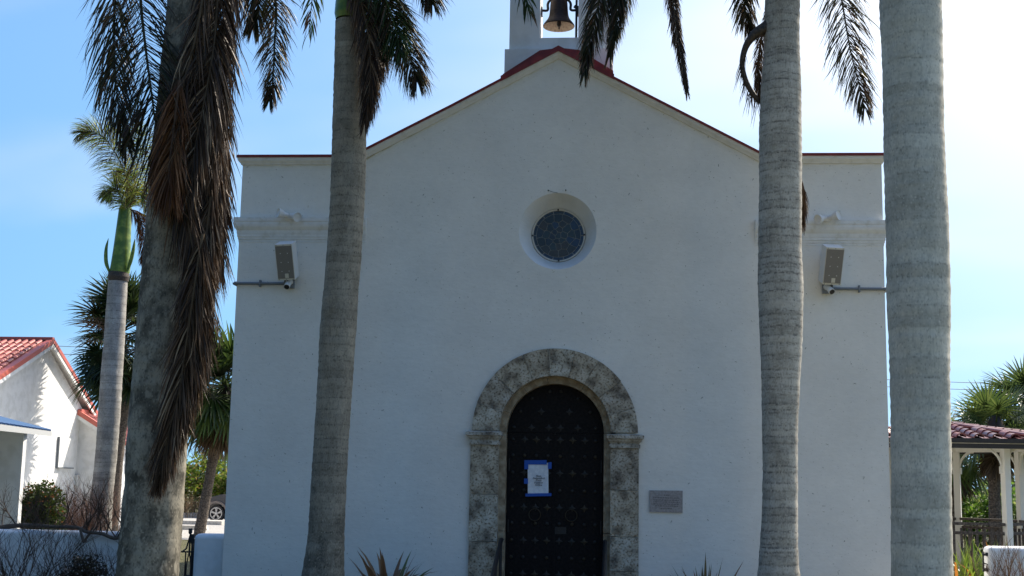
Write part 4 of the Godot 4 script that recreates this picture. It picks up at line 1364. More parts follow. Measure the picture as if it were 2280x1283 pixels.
func royal_palms() -> void:
	var grp := "royal palms round the chapel"
	var palm_a := thing("royal_palm", "leaning lichen-spotted royal palm at left draped in dead brown fronds", "palm tree", V(-2.85, 0, 4.2), grp)
	trunk(palm_a, [[0.0, -2.86, 0.262], [0.4, -2.855, 0.246], [0.80, -2.848, 0.236], [1.38, -2.834, 0.229], [2.27, -2.828, 0.222], [3.23, -2.812, 0.212], [4.25, -2.791, 0.208], [5.37, -2.745, 0.205], [6.6, -2.70, 0.19]], 4.2, M.bark_a, 0.03, 44, 1, 7.0, 0.02)
	crownshaft(palm_a, -2.70, 6.6, 4.2, 0.185, 1.1)
	var palm_b := thing("royal_palm", "slim grey royal palm left of the door with flared mouldy base", "palm tree", V(-2.10, 0, 1.6), grp)
	trunk(palm_b, [[0.0, -2.12, 0.30], [0.3, -2.105, 0.25], [0.62, -2.092, 0.205], [0.97, -2.077, 0.177], [1.40, -2.070, 0.170], [2.47, -2.049, 0.171], [2.92, -2.038, 0.177], [4.04, -2.000, 0.172], [4.73, -1.996, 0.172], [5.91, -2.024, 0.158], [6.17, -2.034, 0.149]], 1.6, M.bark_b, 0.03, 40, 2, 7.0)
	crownshaft(palm_b, -2.036, 6.17, 1.6, 0.145, 1.0)
	var palm_c := thing("royal_palm", "finely ringed royal palm right of the plaque with a swollen waist", "palm tree", V(2.2, 0, 1.6), grp)
	trunk(palm_c, [[0.0, 2.20, 0.29], [0.35, 2.20, 0.24], [0.72, 2.205, 0.197], [0.98, 2.210, 0.175], [1.27, 2.222, 0.166], [1.69, 2.232, 0.162], [2.11, 2.235, 0.168], [2.52, 2.247, 0.180], [2.92, 2.257, 0.198], [3.35, 2.258, 0.214], [3.83, 2.258, 0.206], [4.36, 2.269, 0.204], [4.95, 2.277, 0.206], [5.33, 2.288, 0.196], [5.86, 2.304, 0.175], [6.33, 2.317, 0.169], [7.0, 2.34, 0.16]], 1.6, M.bark_c, 0.03, 40, 3, 8.0, 0.007)
	crownshaft(palm_c, 2.34, 7.0, 1.6, 0.155, 1.0)
	var palm_d := thing("royal_palm", "thick pale royal palm trunk nearest the right edge with no fronds in view", "palm tree", V(2.9, 0, 4.2), grp)
	trunk(palm_d, [[0.0, 2.88, 0.24], [0.5, 2.89, 0.218], [0.94, 2.898, 0.213], [1.85, 2.917, 0.211], [2.33, 2.923, 0.213], [2.84, 2.932, 0.224], [3.35, 2.938, 0.229], [3.77, 2.937, 0.227], [4.22, 2.935, 0.222], [4.75, 2.941, 0.224], [5.29, 2.939, 0.23], [7.4, 2.95, 0.2]], 4.2, M.bark_d, 0.03, 44, 4, 8.0, 0.008)
	crownshaft(palm_d, 2.95, 7.4, 4.2, 0.195, 1.1)
	var palm_e := thing("royal_palm", "young sunlit royal palm with bright green crownshaft and broken top beside the house", "palm tree", V(-8.48, 0, -8.5), grp)
	trunk(palm_e, [[0.0, -8.52, 0.215], [0.51, -8.50, 0.20], [1.15, -8.496, 0.192], [1.95, -8.465, 0.192], [3.14, -8.464, 0.195], [3.99, -8.461, 0.184], [5.16, -8.463, 0.171]], -8.5, M.bark_e, 0.04, 30, 5, 7.0)
	var b := MB.new()
	b.tube([V(-8.45, 5.12, -8.5), V(-8.44, 5.20, -8.5), V(-8.43, 5.32, -8.5), V(-8.425, 5.6, -8.5), V(-8.418, 6.05, -8.5), V(-8.405, 6.38, -8.5), V(-8.40, 6.5, -8.5)], [0.165, 0.182, 0.178, 0.158, 0.132, 0.122, 0.06], 20)
	part("crownshaft", b, M.shaft, palm_e)
	for s in [[V(-8.60, 5.18, -8.4), V(-8.67, 5.36, -8.4), V(-8.685, 5.6, -8.4), V(-8.655, 5.80, -8.4)], [V(-8.26, 5.18, -8.4), V(-8.20, 5.40, -8.4), V(-8.165, 5.62, -8.4), V(-8.155, 5.79, -8.4)]]:
		b = MB.new()
		b.tube(catmull(s, 12), [0.020, 0.026, 0.032, 0.036, 0.037, 0.037, 0.036, 0.034, 0.030, 0.026, 0.02, 0.012, 0.004], 8)
		part("flower_spear", b, M.shaft, palm_e)
	# old leaf-base collar under the crownshaft
	b = MB.new()
	b.lathe(V(-8.455, 5.07, -8.5), Vector3.UP, [Vector2(0.178, -0.06), Vector2(0.195, 0.02), Vector2(0.188, 0.10), Vector2(0.17, 0.12)], 20)
	part("collar", b, M.spathe, palm_e)
	hang(palm_a, "dark", [V(-3.15,6.61,4.30), V(-3.17,5.78,4.34), V(-3.12,5.31,4.37), V(-3.03,4.85,4.41), V(-2.96,4.54,4.44), V(-2.87,4.17,4.48), V(-2.75,3.87,4.51), V(-2.64,3.62,4.55)], 92, 0.72, 0.72, 1.00)
	hang(palm_a, "dark", [V(-3.28,6.37,4.25), V(-3.36,5.58,4.29), V(-3.34,4.99,4.32), V(-3.26,4.50,4.36), V(-3.15,4.12,4.40)], 60, 0.60, 0.50, 1.00)
	hang(palm_a, "dead", [V(-2.39,6.33,4.45), V(-2.45,5.56,4.47), V(-2.45,4.96,4.50), V(-2.47,4.62,4.53), V(-2.51,4.27,4.55), V(-2.54,4.00,4.57), V(-2.54,3.68,4.60)], 86, 0.62, 0.50, 1.00)
	hang(palm_a, "dark", [V(-2.38,6.53,4.20), V(-2.22,5.86,4.20), V(-2.07,5.36,4.20), V(-2.06,4.99,4.20), V(-2.06,4.69,4.20), V(-2.08,4.52,4.20)], 90, 0.30, 0.75, 1.00)
	hang(palm_a, "dark", [V(-2.51,6.41,4.05), V(-2.39,5.78,4.05), V(-2.26,5.43,4.05), V(-2.28,5.20,4.05)], 50, 0.42, 0.62, 1.00)
	hang(palm_a, "dead", [V(-2.38,6.40,4.30), V(-2.40,5.51,4.32), V(-2.45,4.87,4.34), V(-2.46,4.27,4.36), V(-2.42,3.84,4.38), V(-2.38,3.41,4.40)], 100, 0.60, 0.32, 1.00)
	hang(palm_a, "dead", [V(-2.44,6.14,4.60), V(-2.56,5.00,4.59), V(-2.68,4.32,4.59), V(-2.63,3.79,4.58), V(-2.53,3.37,4.58), V(-2.45,2.96,4.57), V(-2.45,2.55,4.57), V(-2.51,2.15,4.56), V(-2.58,1.78,4.56), V(-2.65,1.59,4.55)], 130, 0.62, 0.30, 1.00)
	hang(palm_a, "dead", [V(-2.39,5.05,4.45), V(-2.45,4.35,4.46), V(-2.45,3.74,4.47), V(-2.43,3.25,4.49), V(-2.45,2.94,4.50)], 80, 0.55, 0.28, 1.00)
	hang(palm_a, "dead", [V(-2.50,4.14,4.20), V(-2.47,3.70,4.20), V(-2.46,3.30,4.20), V(-2.48,3.12,4.20)], 46, 0.46, 0.40, 1.00)
	hang(palm_a, "dead", [V(-2.41,3.67,4.50), V(-2.44,3.25,4.50), V(-2.44,2.90,4.51), V(-2.46,2.56,4.51), V(-2.50,2.19,4.52), V(-2.55,1.89,4.52)], 90, 0.55, 0.34, 1.00)
	hang(palm_a, "dead", [V(-2.42,3.36,4.62), V(-2.46,2.95,4.62), V(-2.50,2.55,4.61), V(-2.54,2.15,4.61), V(-2.61,1.82,4.60), V(-2.65,1.55,4.60)], 100, 0.52, 0.36, 1.00)
	hang(palm_a, "dead", [V(-2.49,4.72,4.10), V(-2.50,4.27,4.12), V(-2.48,3.82,4.13), V(-2.45,3.45,4.15)], 60, 0.50, 0.38, 1.00)
	hang(palm_a, "rust", [V(-2.67,4.56,4.62), V(-2.69,4.13,4.63), V(-2.70,3.84,4.65), V(-2.67,3.66,4.66)], 46, 0.50, 0.42, 1.00)
	hang(palm_b, "dark", [V(-2.01,7.05,1.75), V(-1.78,6.50,1.78), V(-1.60,6.20,1.81), V(-1.43,5.86,1.84), V(-1.32,5.57,1.87), V(-1.28,5.42,1.90)], 84, 0.52, 0.60, 1.00)
	hang(palm_b, "green", [V(-2.00,6.88,1.80), V(-1.67,6.37,1.87), V(-1.51,5.97,1.93), V(-1.44,5.67,2.00)], 60, 0.46, 0.70, 1.00)
	hang(palm_b, "dead", [V(-2.03,6.72,1.83), V(-1.87,6.24,1.85), V(-1.77,5.81,1.87), V(-1.75,5.39,1.88), V(-1.78,5.02,1.90)], 100, 0.48, 0.42, 1.00)
	hang(palm_b, "dead", [V(-1.99,6.78,1.70), V(-1.76,6.33,1.73), V(-1.67,5.89,1.77), V(-1.69,5.51,1.80)], 70, 0.44, 0.40, 1.00)
	hang(palm_b, "dark", [V(-2.02,7.16,1.60), V(-1.59,6.94,1.63), V(-1.27,6.54,1.67), V(-1.18,6.29,1.70)], 56, 0.46, 0.66, 1.00)
	hang(palm_b, "dark", [V(-2.05,7.96,1.40), V(-1.35,7.83,1.53), V(-0.95,7.31,1.65), V(-0.75,6.82,1.78), V(-0.67,6.48,1.90)], 60, 0.46, 0.70, 1.00)
	hang(palm_c, "dark", [V(2.14,8.28,1.70), V(1.42,8.27,1.77), V(0.88,7.47,1.83), V(0.62,6.69,1.90), V(0.51,6.21,1.97), V(0.42,5.77,2.03), V(0.37,5.41,2.10)], 150, 0.44, 0.55, 1.00)
	hang(palm_c, "dark", [V(2.14,8.19,1.70), V(1.33,8.08,1.76), V(0.83,7.20,1.82), V(0.74,6.51,1.88), V(0.69,6.12,1.94), V(0.61,5.62,2.00)], 130, 0.44, 0.50, 1.00)
	hang(palm_c, "dead", [V(2.23,8.18,1.70), V(1.59,8.06,1.78), V(1.25,7.35,1.87), V(1.19,6.57,1.95), V(1.23,6.03,2.03), V(1.29,5.55,2.12), V(1.34,5.20,2.20)], 140, 0.28, 0.42, 1.00)
	hang(palm_c, "dark", [V(2.28,7.95,1.60), V(2.10,7.29,1.56), V(1.98,6.64,1.53), V(1.96,6.28,1.49), V(2.02,6.06,1.45)], 70, 0.38, 0.62, 1.00)
	hang(palm_c, "dead", [V(2.24,6.40,1.40), V(2.12,5.94,1.38), V(2.10,5.57,1.37), V(2.11,5.36,1.35)], 40, 0.20, 0.45, 1.00)
	hang(palm_c, "dark", [V(2.38,8.24,1.60), V(2.66,7.70,1.58), V(2.84,6.75,1.57), V(2.91,6.29,1.55), V(2.98,5.83,1.53), V(3.06,5.47,1.52), V(3.11,5.24,1.50)], 80, 0.50, 0.78, 1.00)
	hang(palm_c, "dead", [V(2.48,4.65,1.33), V(2.51,4.42,1.33), V(2.52,4.11,1.33)], 30, 0.30, 0.22, 1.00)
	hang(palm_e, "olive", [V(-8.33,6.38,-8.40), V(-8.36,6.90,-8.36), V(-8.55,7.32,-8.32), V(-8.78,7.64,-8.28), V(-9.04,7.78,-8.24), V(-9.23,7.75,-8.20)], 90, 0.62, 0.80, 1.00)
	hang(palm_e, "olive", [V(-8.39,6.43,-8.60), V(-8.35,6.98,-8.70), V(-8.32,7.62,-8.80), V(-8.50,8.17,-8.90)], 70, 0.60, 0.80, 1.00)
	hang(palm_e, "olive", [V(-8.32,6.33,-8.30), V(-8.46,6.62,-8.27), V(-8.57,6.70,-8.23), V(-8.65,6.53,-8.20)], 50, 0.45, 0.80, 1.00)
	hang(palm_e, "olive", [V(-8.29,6.38,-8.40), V(-8.14,6.64,-8.33), V(-7.94,6.54,-8.27), V(-7.78,6.19,-8.20)], 40, 0.45, 0.70, 1.00)
	hang(palm_e, "rust", [V(-8.23,6.33,-8.30), V(-8.02,6.12,-8.27), V(-7.91,5.69,-8.23), V(-7.90,5.36,-8.20)], 40, 0.40, 0.50, 1.00)
	hang(palm_e, "olive", [V(-8.41,6.43,-8.60), V(-8.41,6.80,-8.67), V(-8.55,7.16,-8.73), V(-8.72,7.09,-8.80)], 36, 0.45, 0.70, 1.00)
	# fronds of the crowns above the picture
	arching(palm_a, V(-2.70, 7.7, 4.2), 7, 2.6, "green", 0.3)
	arching(palm_b, V(-2.036, 7.15, 1.6), 7, 2.4, "green", 0.9)
	arching(palm_c, V(2.34, 8.0, 1.6), 7, 2.6, "green", 0.1)
	arching(palm_d, V(2.95, 8.5, 4.2), 7, 2.6, "green", 0.6)
	# the brown curved flower sheath that hangs from the ringed palm
	b = MB.new()
	b.tube(catmull([V(2.24, 6.16, 1.55), V(2.16, 6.04, 1.60), V(2.04, 5.965, 1.62), V(1.95, 5.84, 1.6), V(1.917, 5.65, 1.58), V(1.975, 5.455, 1.56), V(2.09, 5.28, 1.55)], 24), [0.05, 0.07, 0.075, 0.075, 0.072, 0.068, 0.062, 0.056, 0.050, 0.044, 0.040, 0.036, 0.033, 0.031, 0.030, 0.029, 0.028, 0.028, 0.028, 0.028, 0.028, 0.027, 0.026, 0.025, 0.02], 8)
	part("flower_sheath", b, M.spathe, palm_c)
	b = MB.new()
	for k in 70:
		var f := rng.randf()
		var p: Vector3 = catmull([V(1.94, 5.80, 1.6), V(1.917, 5.65, 1.58), V(1.975, 5.455, 1.56), V(2.09, 5.28, 1.55)], 20)[int(f * 20)]
		b.col = rgb(0.04, 0.03, 0.02).lerp(rgb(0.10, 0.07, 0.045), rng.randf())
		b.ribbon(p, V(rng.randf_range(-0.5, 0.3), -1, rng.randf_range(-0.3, 0.3)).normalized(), rng.randf_range(0.1, 0.32), 0.008, 0.6, 3, V(1, 0, rng.randf_range(-1, 1)))
	stuff(part("flower_strands", b, M.dead_leaf, palm_c))

# ------------------------------------------------------------------ lower planting
func strap_plant(called: String, label: String, category: String, at: Vector3, count: int, length: float, width: float, ca: Color, cb: Color, odd: Color, odds: float, flop: float, group := "", lean_most := 0.85) -> void:
	var o := thing(called, label, category, at, group)
	for k in count:
		var an := k * 2.39996 + rng.randf_range(-0.4, 0.4)
		var lean := rng.randf_range(0.1, lean_most)
		var d := V(cos(an) * lean, 1.0, sin(an) * lean).normalized()
		var b := MB.new()
		var dry := rng.randf() < odds
		b.col = odd.lerp(odd * 1.6, rng.randf()) if dry else ca.lerp(cb, rng.randf())
		b.ribbon(V(cos(an), 0.0, sin(an)) * 0.05 * rng.randf(), d, length * rng.randf_range(0.65, 1.15), width * rng.randf_range(0.6, 1.1), flop * (1.8 if dry else 1.0) * rng.randf_range(0.6, 1.4), 7, d.cross(Vector3.UP).rotated(d, rng.randf_range(-0.5, 0.5)), 0.5)
		shape("leaf", b.mesh(), M.leaf, o)

func planting() -> void:
	var dk := rgb(0.050, 0.040, 0.032); var br := rgb(0.135, 0.095, 0.070)
	bare_bush("bare_shrub", "tall tangle of bare dark twigs at the left edge before the garden wall", "shrub", V(-5.75, 0, 0.65), 16, 0.55, 0.009, 4, 0.62, dk, br, 0.35, "bare shrubs along the garden wall")
	bare_bush("bare_shrub", "middle bare twiggy shrub before the garden wall, lower than the one at the edge", "shrub", V(-5.22, 0, 0.75), 16, 0.37, 0.009, 4, 0.60, dk, br, 0.30, "bare shrubs along the garden wall")
	bare_bush("bare_shrub", "bare twiggy shrub with upright clipped tips beside the leaning palm trunk", "shrub", V(-4.62, 0, 0.65), 16, 0.36, 0.009, 4, 0.52, dk, br, 0.28, "bare shrubs along the garden wall")
	var o := thing("round_bush", "small dark dome-shaped bush at the bottom left below the wall", "bush", V(-4.60, 0, 1.2))
	var b := MB.new()
	leafy(b, [[V(-4.60, 0.42, 1.2), V(0.23, 0.32, 0.23)]], 3200, 0.036, rgb(0.022, 0.020, 0.015), rgb(0.055, 0.045, 0.032), rgb(0.07, 0.065, 0.03), 0.08)
	stuff(part("foliage", b, M.leaf, o))
	b = MB.new()
	b.col = dk
	for k in 5: b.tube([V(-4.60, 0, 1.2), V(-4.60 + rng.randf_range(-0.15, 0.15), 0.45, 1.2 + rng.randf_range(-0.15, 0.15))], [0.012], 4)
	part("stem", b, M.twig, o)
	# a woody climber lying over the garden wall
	o = thing("climber", "thick bare woody climber lying along the top of the garden wall", "vine", V(-5.5, 0, -0.15))
	b = MB.new()
	b.col = rgb(0.12, 0.095, 0.075)
	var main := catmull([V(-6.4, 0.90, -0.25), V(-5.95, 0.95, -0.2), V(-5.55, 0.945, -0.12), V(-5.27, 0.945, -0.06), V(-5.15, 0.90, -0.05), V(-4.98, 0.885, -0.05), V(-4.85, 0.84, -0.06), V(-4.76, 0.86, -0.06), V(-4.72, 0.96, -0.1)], 40)
	b.tube(main, [0.022, 0.024, 0.026, 0.028, 0.026, 0.028, 0.024, 0.024, 0.022, 0.02], 7)
	b.tube(catmull([V(-5.22, 0.93, -0.04), V(-5.19, 0.86, -0.02), V(-5.155, 0.79, -0.01), V(-5.135, 0.84, -0.03), V(-5.11, 0.90, -0.06)], 14), [0.016], 6)
	part("stem", b, M.twig, o)
	b = MB.new()
	for k in 34:
		var p: Vector3 = main[rng.randi() % 41]
		twigs(b, p, V(rng.randf_range(-0.9, 0.9), 1.0, rng.randf_range(-0.5, 0.3)).normalized(), rng.randf_range(0.14, 0.26), 0.0075, 3, 0.75, dk, br)
	stuff(part("twigs", b, M.twig, o))
	# beyond the wall
	o = thing("round_bush", "rounded green bush with some orange leaves in front of the white house", "bush", V(-8.5, 0, -6.0))
	b = MB.new()
	leafy(b, [[V(-8.38, 1.0, -6.0), V(0.30, 0.38, 0.34)], [V(-8.62, 0.88, -5.95), V(0.26, 0.46, 0.30)], [V(-8.5, 0.62, -6.0), V(0.45, 0.52, 0.38)]], 7500, 0.052, rgb(0.028, 0.050, 0.012), rgb(0.075, 0.105, 0.022), rgb(0.22, 0.09, 0.035), 0.10)
	stuff(part("foliage", b, M.leaf, o))
	b = MB.new()
	b.col = dk
	for k in 6: b.tube([V(-8.5, 0, -6.0), V(-8.5 + rng.randf_range(-0.3, 0.3), 0.8, -6.0 + rng.randf_range(-0.25, 0.25))], [0.014], 4)
	part("stem", b, M.twig, o)
	bare_bush("clipped_hedge", "leafless reddish brown clipped hedge behind the round green bush", "hedge", V(-9.1, 0, -8.3), 150, 0.47, 0.009, 4, 0.6, rgb(0.15, 0.085, 0.065), rgb(0.30, 0.19, 0.14), 0.75)
	# broad-leaved thicket beyond the car park
	o = thing("leafy_hedge", "tall yellow-green sea grape thicket behind the parked car", "hedge", V(-14.0, -0.2, -34.8))
	b = MB.new()
	var lobes := []
	for k in 9:
		lobes.append([V(-19.8 + k * 0.55 + rng.randf_range(-0.2, 0.2), rng.randf_range(0.7, 1.7), -35.0 + rng.randf_range(-0.5, 0.5)), V(0.8, rng.randf_range(0.9, 1.15), 0.7)])
	for k in 9:
		lobes.append([V(-14.9 + k * 0.5, rng.randf_range(0.6, 1.0), -34.6 + rng.randf_range(-0.3, 0.3)), V(0.7, 0.85, 0.6)])
	leafy(b, lobes, 15000, 0.17, rgb(0.08, 0.14, 0.02), rgb(0.30, 0.36, 0.05), rgb(0.42, 0.30, 0.10), 0.14)
	stuff(part("foliage", b, M.leaf, o))
	b = MB.new()
	b.col = rgb(0.06, 0.045, 0.035)
	for k in 24: b.tube([V(-18.5 + k * 0.4, -0.2, -35), V(-18.5 + k * 0.4 + rng.randf_range(-0.3, 0.3), 1.8, -35 + rng.randf_range(-0.4, 0.4))], [0.04, 0.02], 5)
	stuff(part("stems", b, M.twig, o))
	bare_bush("dry_hedge", "low dry straw-coloured hedge at the edge of the car park", "hedge", V(-15.6, -0.2, -33.9), 60, 0.36, 0.012, 3, 0.6, rgb(0.17, 0.115, 0.07), rgb(0.34, 0.25, 0.15), 0.75)
	bare_bush("bare_tree", "bare brownish tree top showing above the sea grape thicket", "tree", V(-15.9, -0.2, -38.0), 5, 1.5, 0.05, 5, 0.55, rgb(0.10, 0.07, 0.06), rgb(0.20, 0.15, 0.13), 0.3)
	# hedge behind the gazebo
	o = thing("leafy_hedge", "glossy green hedge in sun behind the gazebo", "hedge", V(9.5, 0, -17.5))
	b = MB.new()
	lobes = []
	for k in 22:
		lobes.append([V(5.6 + k * 0.4 + rng.randf_range(-0.2, 0.2), rng.randf_range(0.5, 1.1), -17.4 + rng.randf_range(-0.4, 0.4)), V(0.6, rng.randf_range(0.7, 0.85), 0.55)])
	leafy(b, lobes, 17000, 0.125, rgb(0.05, 0.12, 0.018), rgb(0.17, 0.29, 0.04), rgb(0.34, 0.40, 0.12), 0.16)
	stuff(part("foliage", b, M.leaf, o))
	b = MB.new()
	b.col = rgb(0.05, 0.04, 0.03)
	for k in 22: b.tube([V(5.7 + k * 0.4, 0, -17.5), V(5.7 + k * 0.4 + rng.randf_range(-0.2, 0.2), 1.2, -17.5)], [0.03, 0.015], 5)
	stuff(part("stems", b, M.twig, o))
	for q in [[5.02, 0.78, "left"], [5.32, 0.70, "right"], [5.62, 0.62, "far"]]:
		strap_plant("strap_lily", {"left": "yellow-green strap-leaved lily clump nearest the thick pale palm trunk", "right": "middle strap-leaved lily clump with orange tips before the gazebo", "far": "strap-leaved lily clump just behind the latched wall end"}[q[2]], "plant", V(q[0], 0, -3.0 - (q[0] - 5.0) * 0.4), 80, 0.86, 0.055, rgb(0.07, 0.13, 0.02), rgb(0.22, 0.28, 0.04), rgb(0.36, 0.14, 0.03), 0.13, 0.9, "lilies in front of the gazebo")
	bare_bush("dry_plant", "brown dry seed-headed plant in front of the wall at the right edge", "plant", V(4.47, 0, 1.5), 26, 0.37, 0.012, 4, 0.42, rgb(0.13, 0.085, 0.055), rgb(0.27, 0.18, 0.12), 0.12)
	strap_plant("bromeliad", "half-dead bromeliad with one green leaf at the wall left of the door", "plant", V(-1.66, 0, 0.5), 70, 0.80, 0.095, rgb(0.07, 0.13, 0.04), rgb(0.17, 0.22, 0.08), rgb(0.20, 0.115, 0.06), 0.72, 0.95, "bromeliads along the facade", 0.42)
	strap_plant("bromeliad", "dry reddish bromeliad with thin spiky leaves at the wall right of the plaque", "plant", V(1.60, 0, 0.5), 70, 0.80, 0.048, rgb(0.12, 0.11, 0.05), rgb(0.22, 0.17, 0.08), rgb(0.20, 0.09, 0.05), 0.55, 0.6, "bromeliads along the facade", 0.5)
	# cabbage palms
	var ga := rgb(0.018, 0.034, 0.013); var gb := rgb(0.060, 0.085, 0.024)
	fan_palm("fan_palm", "dark fan palm with dense round crown behind the young royal palm", [[-13.12, -0.2, -20.5, 0.16], [-13.07, 1.9, -20.5, 0.14], [-12.98, 3.8, -20.5, 0.13], [-13.2, 4.9, -20.5, 0.12]], V(-13.2, 5.0, -20.5), 76, 1.02, 34, ga, gb, 0.8)
	fan_palm("fan_palm", "fan palm with leaning trunk against the chapel's left corner", [[-9.85, -0.2, -18.0, 0.15], [-9.66, 1.2, -18.0, 0.125], [-9.5, 2.4, -18.0, 0.14], [-9.36, 3.3, -18.0, 0.16]], V(-9.33, 3.75, -18.0), 50, 1.3, 18, rgb(0.026, 0.050, 0.014), rgb(0.10, 0.145, 0.03))
	fan_palm("fan_palm", "fan palm with sunlit trunk and drooping skirt behind the gazebo's right post", [[8.70, 0, -14.0, 0.15], [8.70, 1.2, -14.0, 0.125], [8.74, 2.6, -14.0, 0.13]], V(8.78, 2.75, -14.0), 26, 0.75, 12, rgb(0.05, 0.085, 0.02), rgb(0.15, 0.19, 0.05))
	fan_palm("fan_palm", "tallest fan palm at the right edge above the gazebo roof", [[9.75, 0, -15.5, 0.15], [9.8, 2.0, -15.5, 0.13], [9.9, 2.95, -15.5, 0.14]], V(9.95, 3.3, -15.5), 36, 0.9, 12, rgb(0.035, 0.06, 0.02), rgb(0.11, 0.15, 0.04))
	fan_palm("fan_palm", "shorter pale green fan palm over the gazebo roof beside the thick pale trunk", [[8.45, 0, -16.5, 0.14], [8.5, 2.1, -16.5, 0.13]], V(8.55, 2.4, -16.5), 28, 0.85, 10, rgb(0.08, 0.13, 0.03), rgb(0.24, 0.30, 0.08))

# ------------------------------------------------------------------ things fixed to the chapel
func fittings() -> void:
	# bell
	var o := thing("bell", "dark bronze bell with iron yoke hanging in the white bell wall", "bell", V(-0.015, 6.92, -0.66))
	var at := V(-0.015, 6.915, -0.66)
	var b := MB.new()
	b.lathe(at, Vector3.UP, [Vector2(0.186, -0.004), Vector2(0.190, 0.004), Vector2(0.183, 0.018), Vector2(0.168, 0.040), Vector2(0.147, 0.066), Vector2(0.129, 0.095), Vector2(0.118, 0.125), Vector2(0.112, 0.16), Vector2(0.107, 0.22), Vector2(0.103, 0.28), Vector2(0.098, 0.315), Vector2(0.080, 0.338), Vector2(0.03, 0.350), Vector2(0.0, 0.352)], 36)
	part("bell_body", b, M.bell, o)
	b = MB.new()
	b.lathe(at, Vector3.UP, [Vector2(0.0, 0.32), Vector2(0.07, 0.315), Vector2(0.088, 0.29), Vector2(0.096, 0.20), Vector2(0.104, 0.13), Vector2(0.120, 0.085), Vector2(0.145, 0.050), Vector2(0.170, 0.020), Vector2(0.186, -0.004)], 36)
	part("bell_inside", b, M.bell_inside, o)
	b = MB.new()
	b.tube([at + V(0, 0.31, 0), at + V(0.004, 0.10, 0.0)], [0.012, 0.014], 8)
	b.lathe(at + V(0.004, 0.0, 0), Vector3.UP, [Vector2(0.0, -0.012), Vector2(0.018, -0.002), Vector2(0.028, 0.025), Vector2(0.024, 0.055), Vector2(0.012, 0.09)], 12)
	b.tube([at + V(0.004, 0.0, 0), at + V(0.004, -0.035, 0)], [0.009], 6)
	part("clapper", b, M.iron, o)
	b = MB.new()
	b.tube(catmull([V(-0.232, 7.118, -0.66), V(-0.152, 7.118, -0.66), V(-0.150, 7.19, -0.66), V(-0.128, 7.235, -0.66), V(-0.07, 7.268, -0.66), V(-0.015, 7.285, -0.66), V(0.04, 7.268, -0.66), V(0.102, 7.235, -0.66), V(0.126, 7.19, -0.66), V(0.130, 7.118, -0.66), V(0.228, 7.118, -0.66)], 44), [0.016], 8)
	part("yoke", b, M.black, o)
	b = MB.new()
	for s in [-0.226, 0.214]: b.box(V(s, 7.10, -0.66), V(0.03, 0.10, 0.10))
	b.tube([V(0.196, 7.35, -0.64), V(0.196, 6.70, -0.62)], [0.014], 6)
	b.tube([V(0.170, 7.15, -0.62), V(0.196, 7.13, -0.62)], [0.02], 6)
	part("bearing", b, M.black, o)
	# loudspeakers
	for s in [-1, 1]:
		o = thing("loudspeaker", "white loudspeaker with taupe grille tilted down below the left cornice" if s < 0 else "white loudspeaker with taupe grille tilted down below the right cornice", "loudspeaker", V(s * 2.965, 3.92, 0.16), "loudspeakers on the facade")
		var bas := Basis.from_euler(V(deg_to_rad(21.0), deg_to_rad(1.0 if s < 0 else 5.0), deg_to_rad(3.0 if s < 0 else -2.0)))
		var c := V(-2.965, 3.925, 0.17) if s < 0 else V(2.985, 3.905, 0.17)
		b = MB.new()
		b.box(c, V(0.188, 0.40, 0.20), bas)
		part("cabinet", b, M.plastic, o)
		b = MB.new()
		b.box(c + bas * V(0, 0, 0.103), V(0.192, 0.402, 0.008), bas)
		var rim := part("rim", b, M.cream, o)
		b = MB.new()
		for q in [[-0.08, 0.193], [0.0, 0.193], [0.08, 0.193], [-0.08, -0.193], [0.0, -0.193], [0.08, -0.193]]:
			b.box(c + bas * V(q[0], q[1], 0.108), V(0.008, 0.008, 0.004), bas)
		part("rim_screws", b, M.conduit, rim)
		b = MB.new()
		b.box(c + bas * V(0, 0, 0.108), V(0.180, 0.366, 0.006), bas)
		var gr := part("grille", b, M.grille, o)
		b = MB.new()
		for y in [0.10, 0.0, -0.10]:
			for x in [-0.04, 0.04]: b.box(c + bas * V(x, y, 0.112), V(0.008, 0.008, 0.004), bas)
		part("grille_screws", b, M.plastic, gr)
		b = MB.new()
		b.box(c + bas * V(0.01, -0.152, 0.1125), V(0.040, 0.050, 0.004), bas)
		part("badge", b, M.cream, gr)
		b = MB.new()
		b.box(c + V(-s * 0.03, 0.02, -0.125), V(0.06, 0.16, 0.10)); b.box(c + V(-s * 0.03, 0.02, -0.163), V(0.10, 0.22, 0.014))
		part("bracket", b, M.plastic, o)
		b = MB.new()
		b.tube([c + V(0.0, -0.16, 0.02), c + V(0.012, -0.215, 0.0), c + V(0.0, -0.25, -0.1)], [0.006], 5)
		part("cable", b, M.black, o)
	# security cameras with their conduits
	for s in [-1, 1]:
		o = thing("security_camera", "white bullet camera on grey box with conduit to the left corner of the facade" if s < 0 else "white bullet camera on grey box with conduit to the right corner of the facade", "security camera", V(s * 2.955, 3.67, 0.0), "security cameras under the loudspeakers")
		var y := 3.688 if s < 0 else 3.665
		b = MB.new()
		b.box(V(s * 2.962, y, 0.028), V(0.105, 0.11, 0.056))
		b.box(V(s * 2.962, y, 0.060), V(0.112, 0.117, 0.008))
		part("junction_box", b, M.conduit, o)
		var p := V(s * 2.95, y + 0.01, 0.062)
		var d := V(s * -0.12 - 0.10, -0.62, 0.78).normalized() if s < 0 else V(0.30, -0.60, 0.78).normalized()
		b = MB.new()
		b.lathe(p, Vector3.BACK, [Vector2(0.036, 0), Vector2(0.034, 0.016), Vector2(0.018, 0.026), Vector2(0.016, 0.05)], 14)
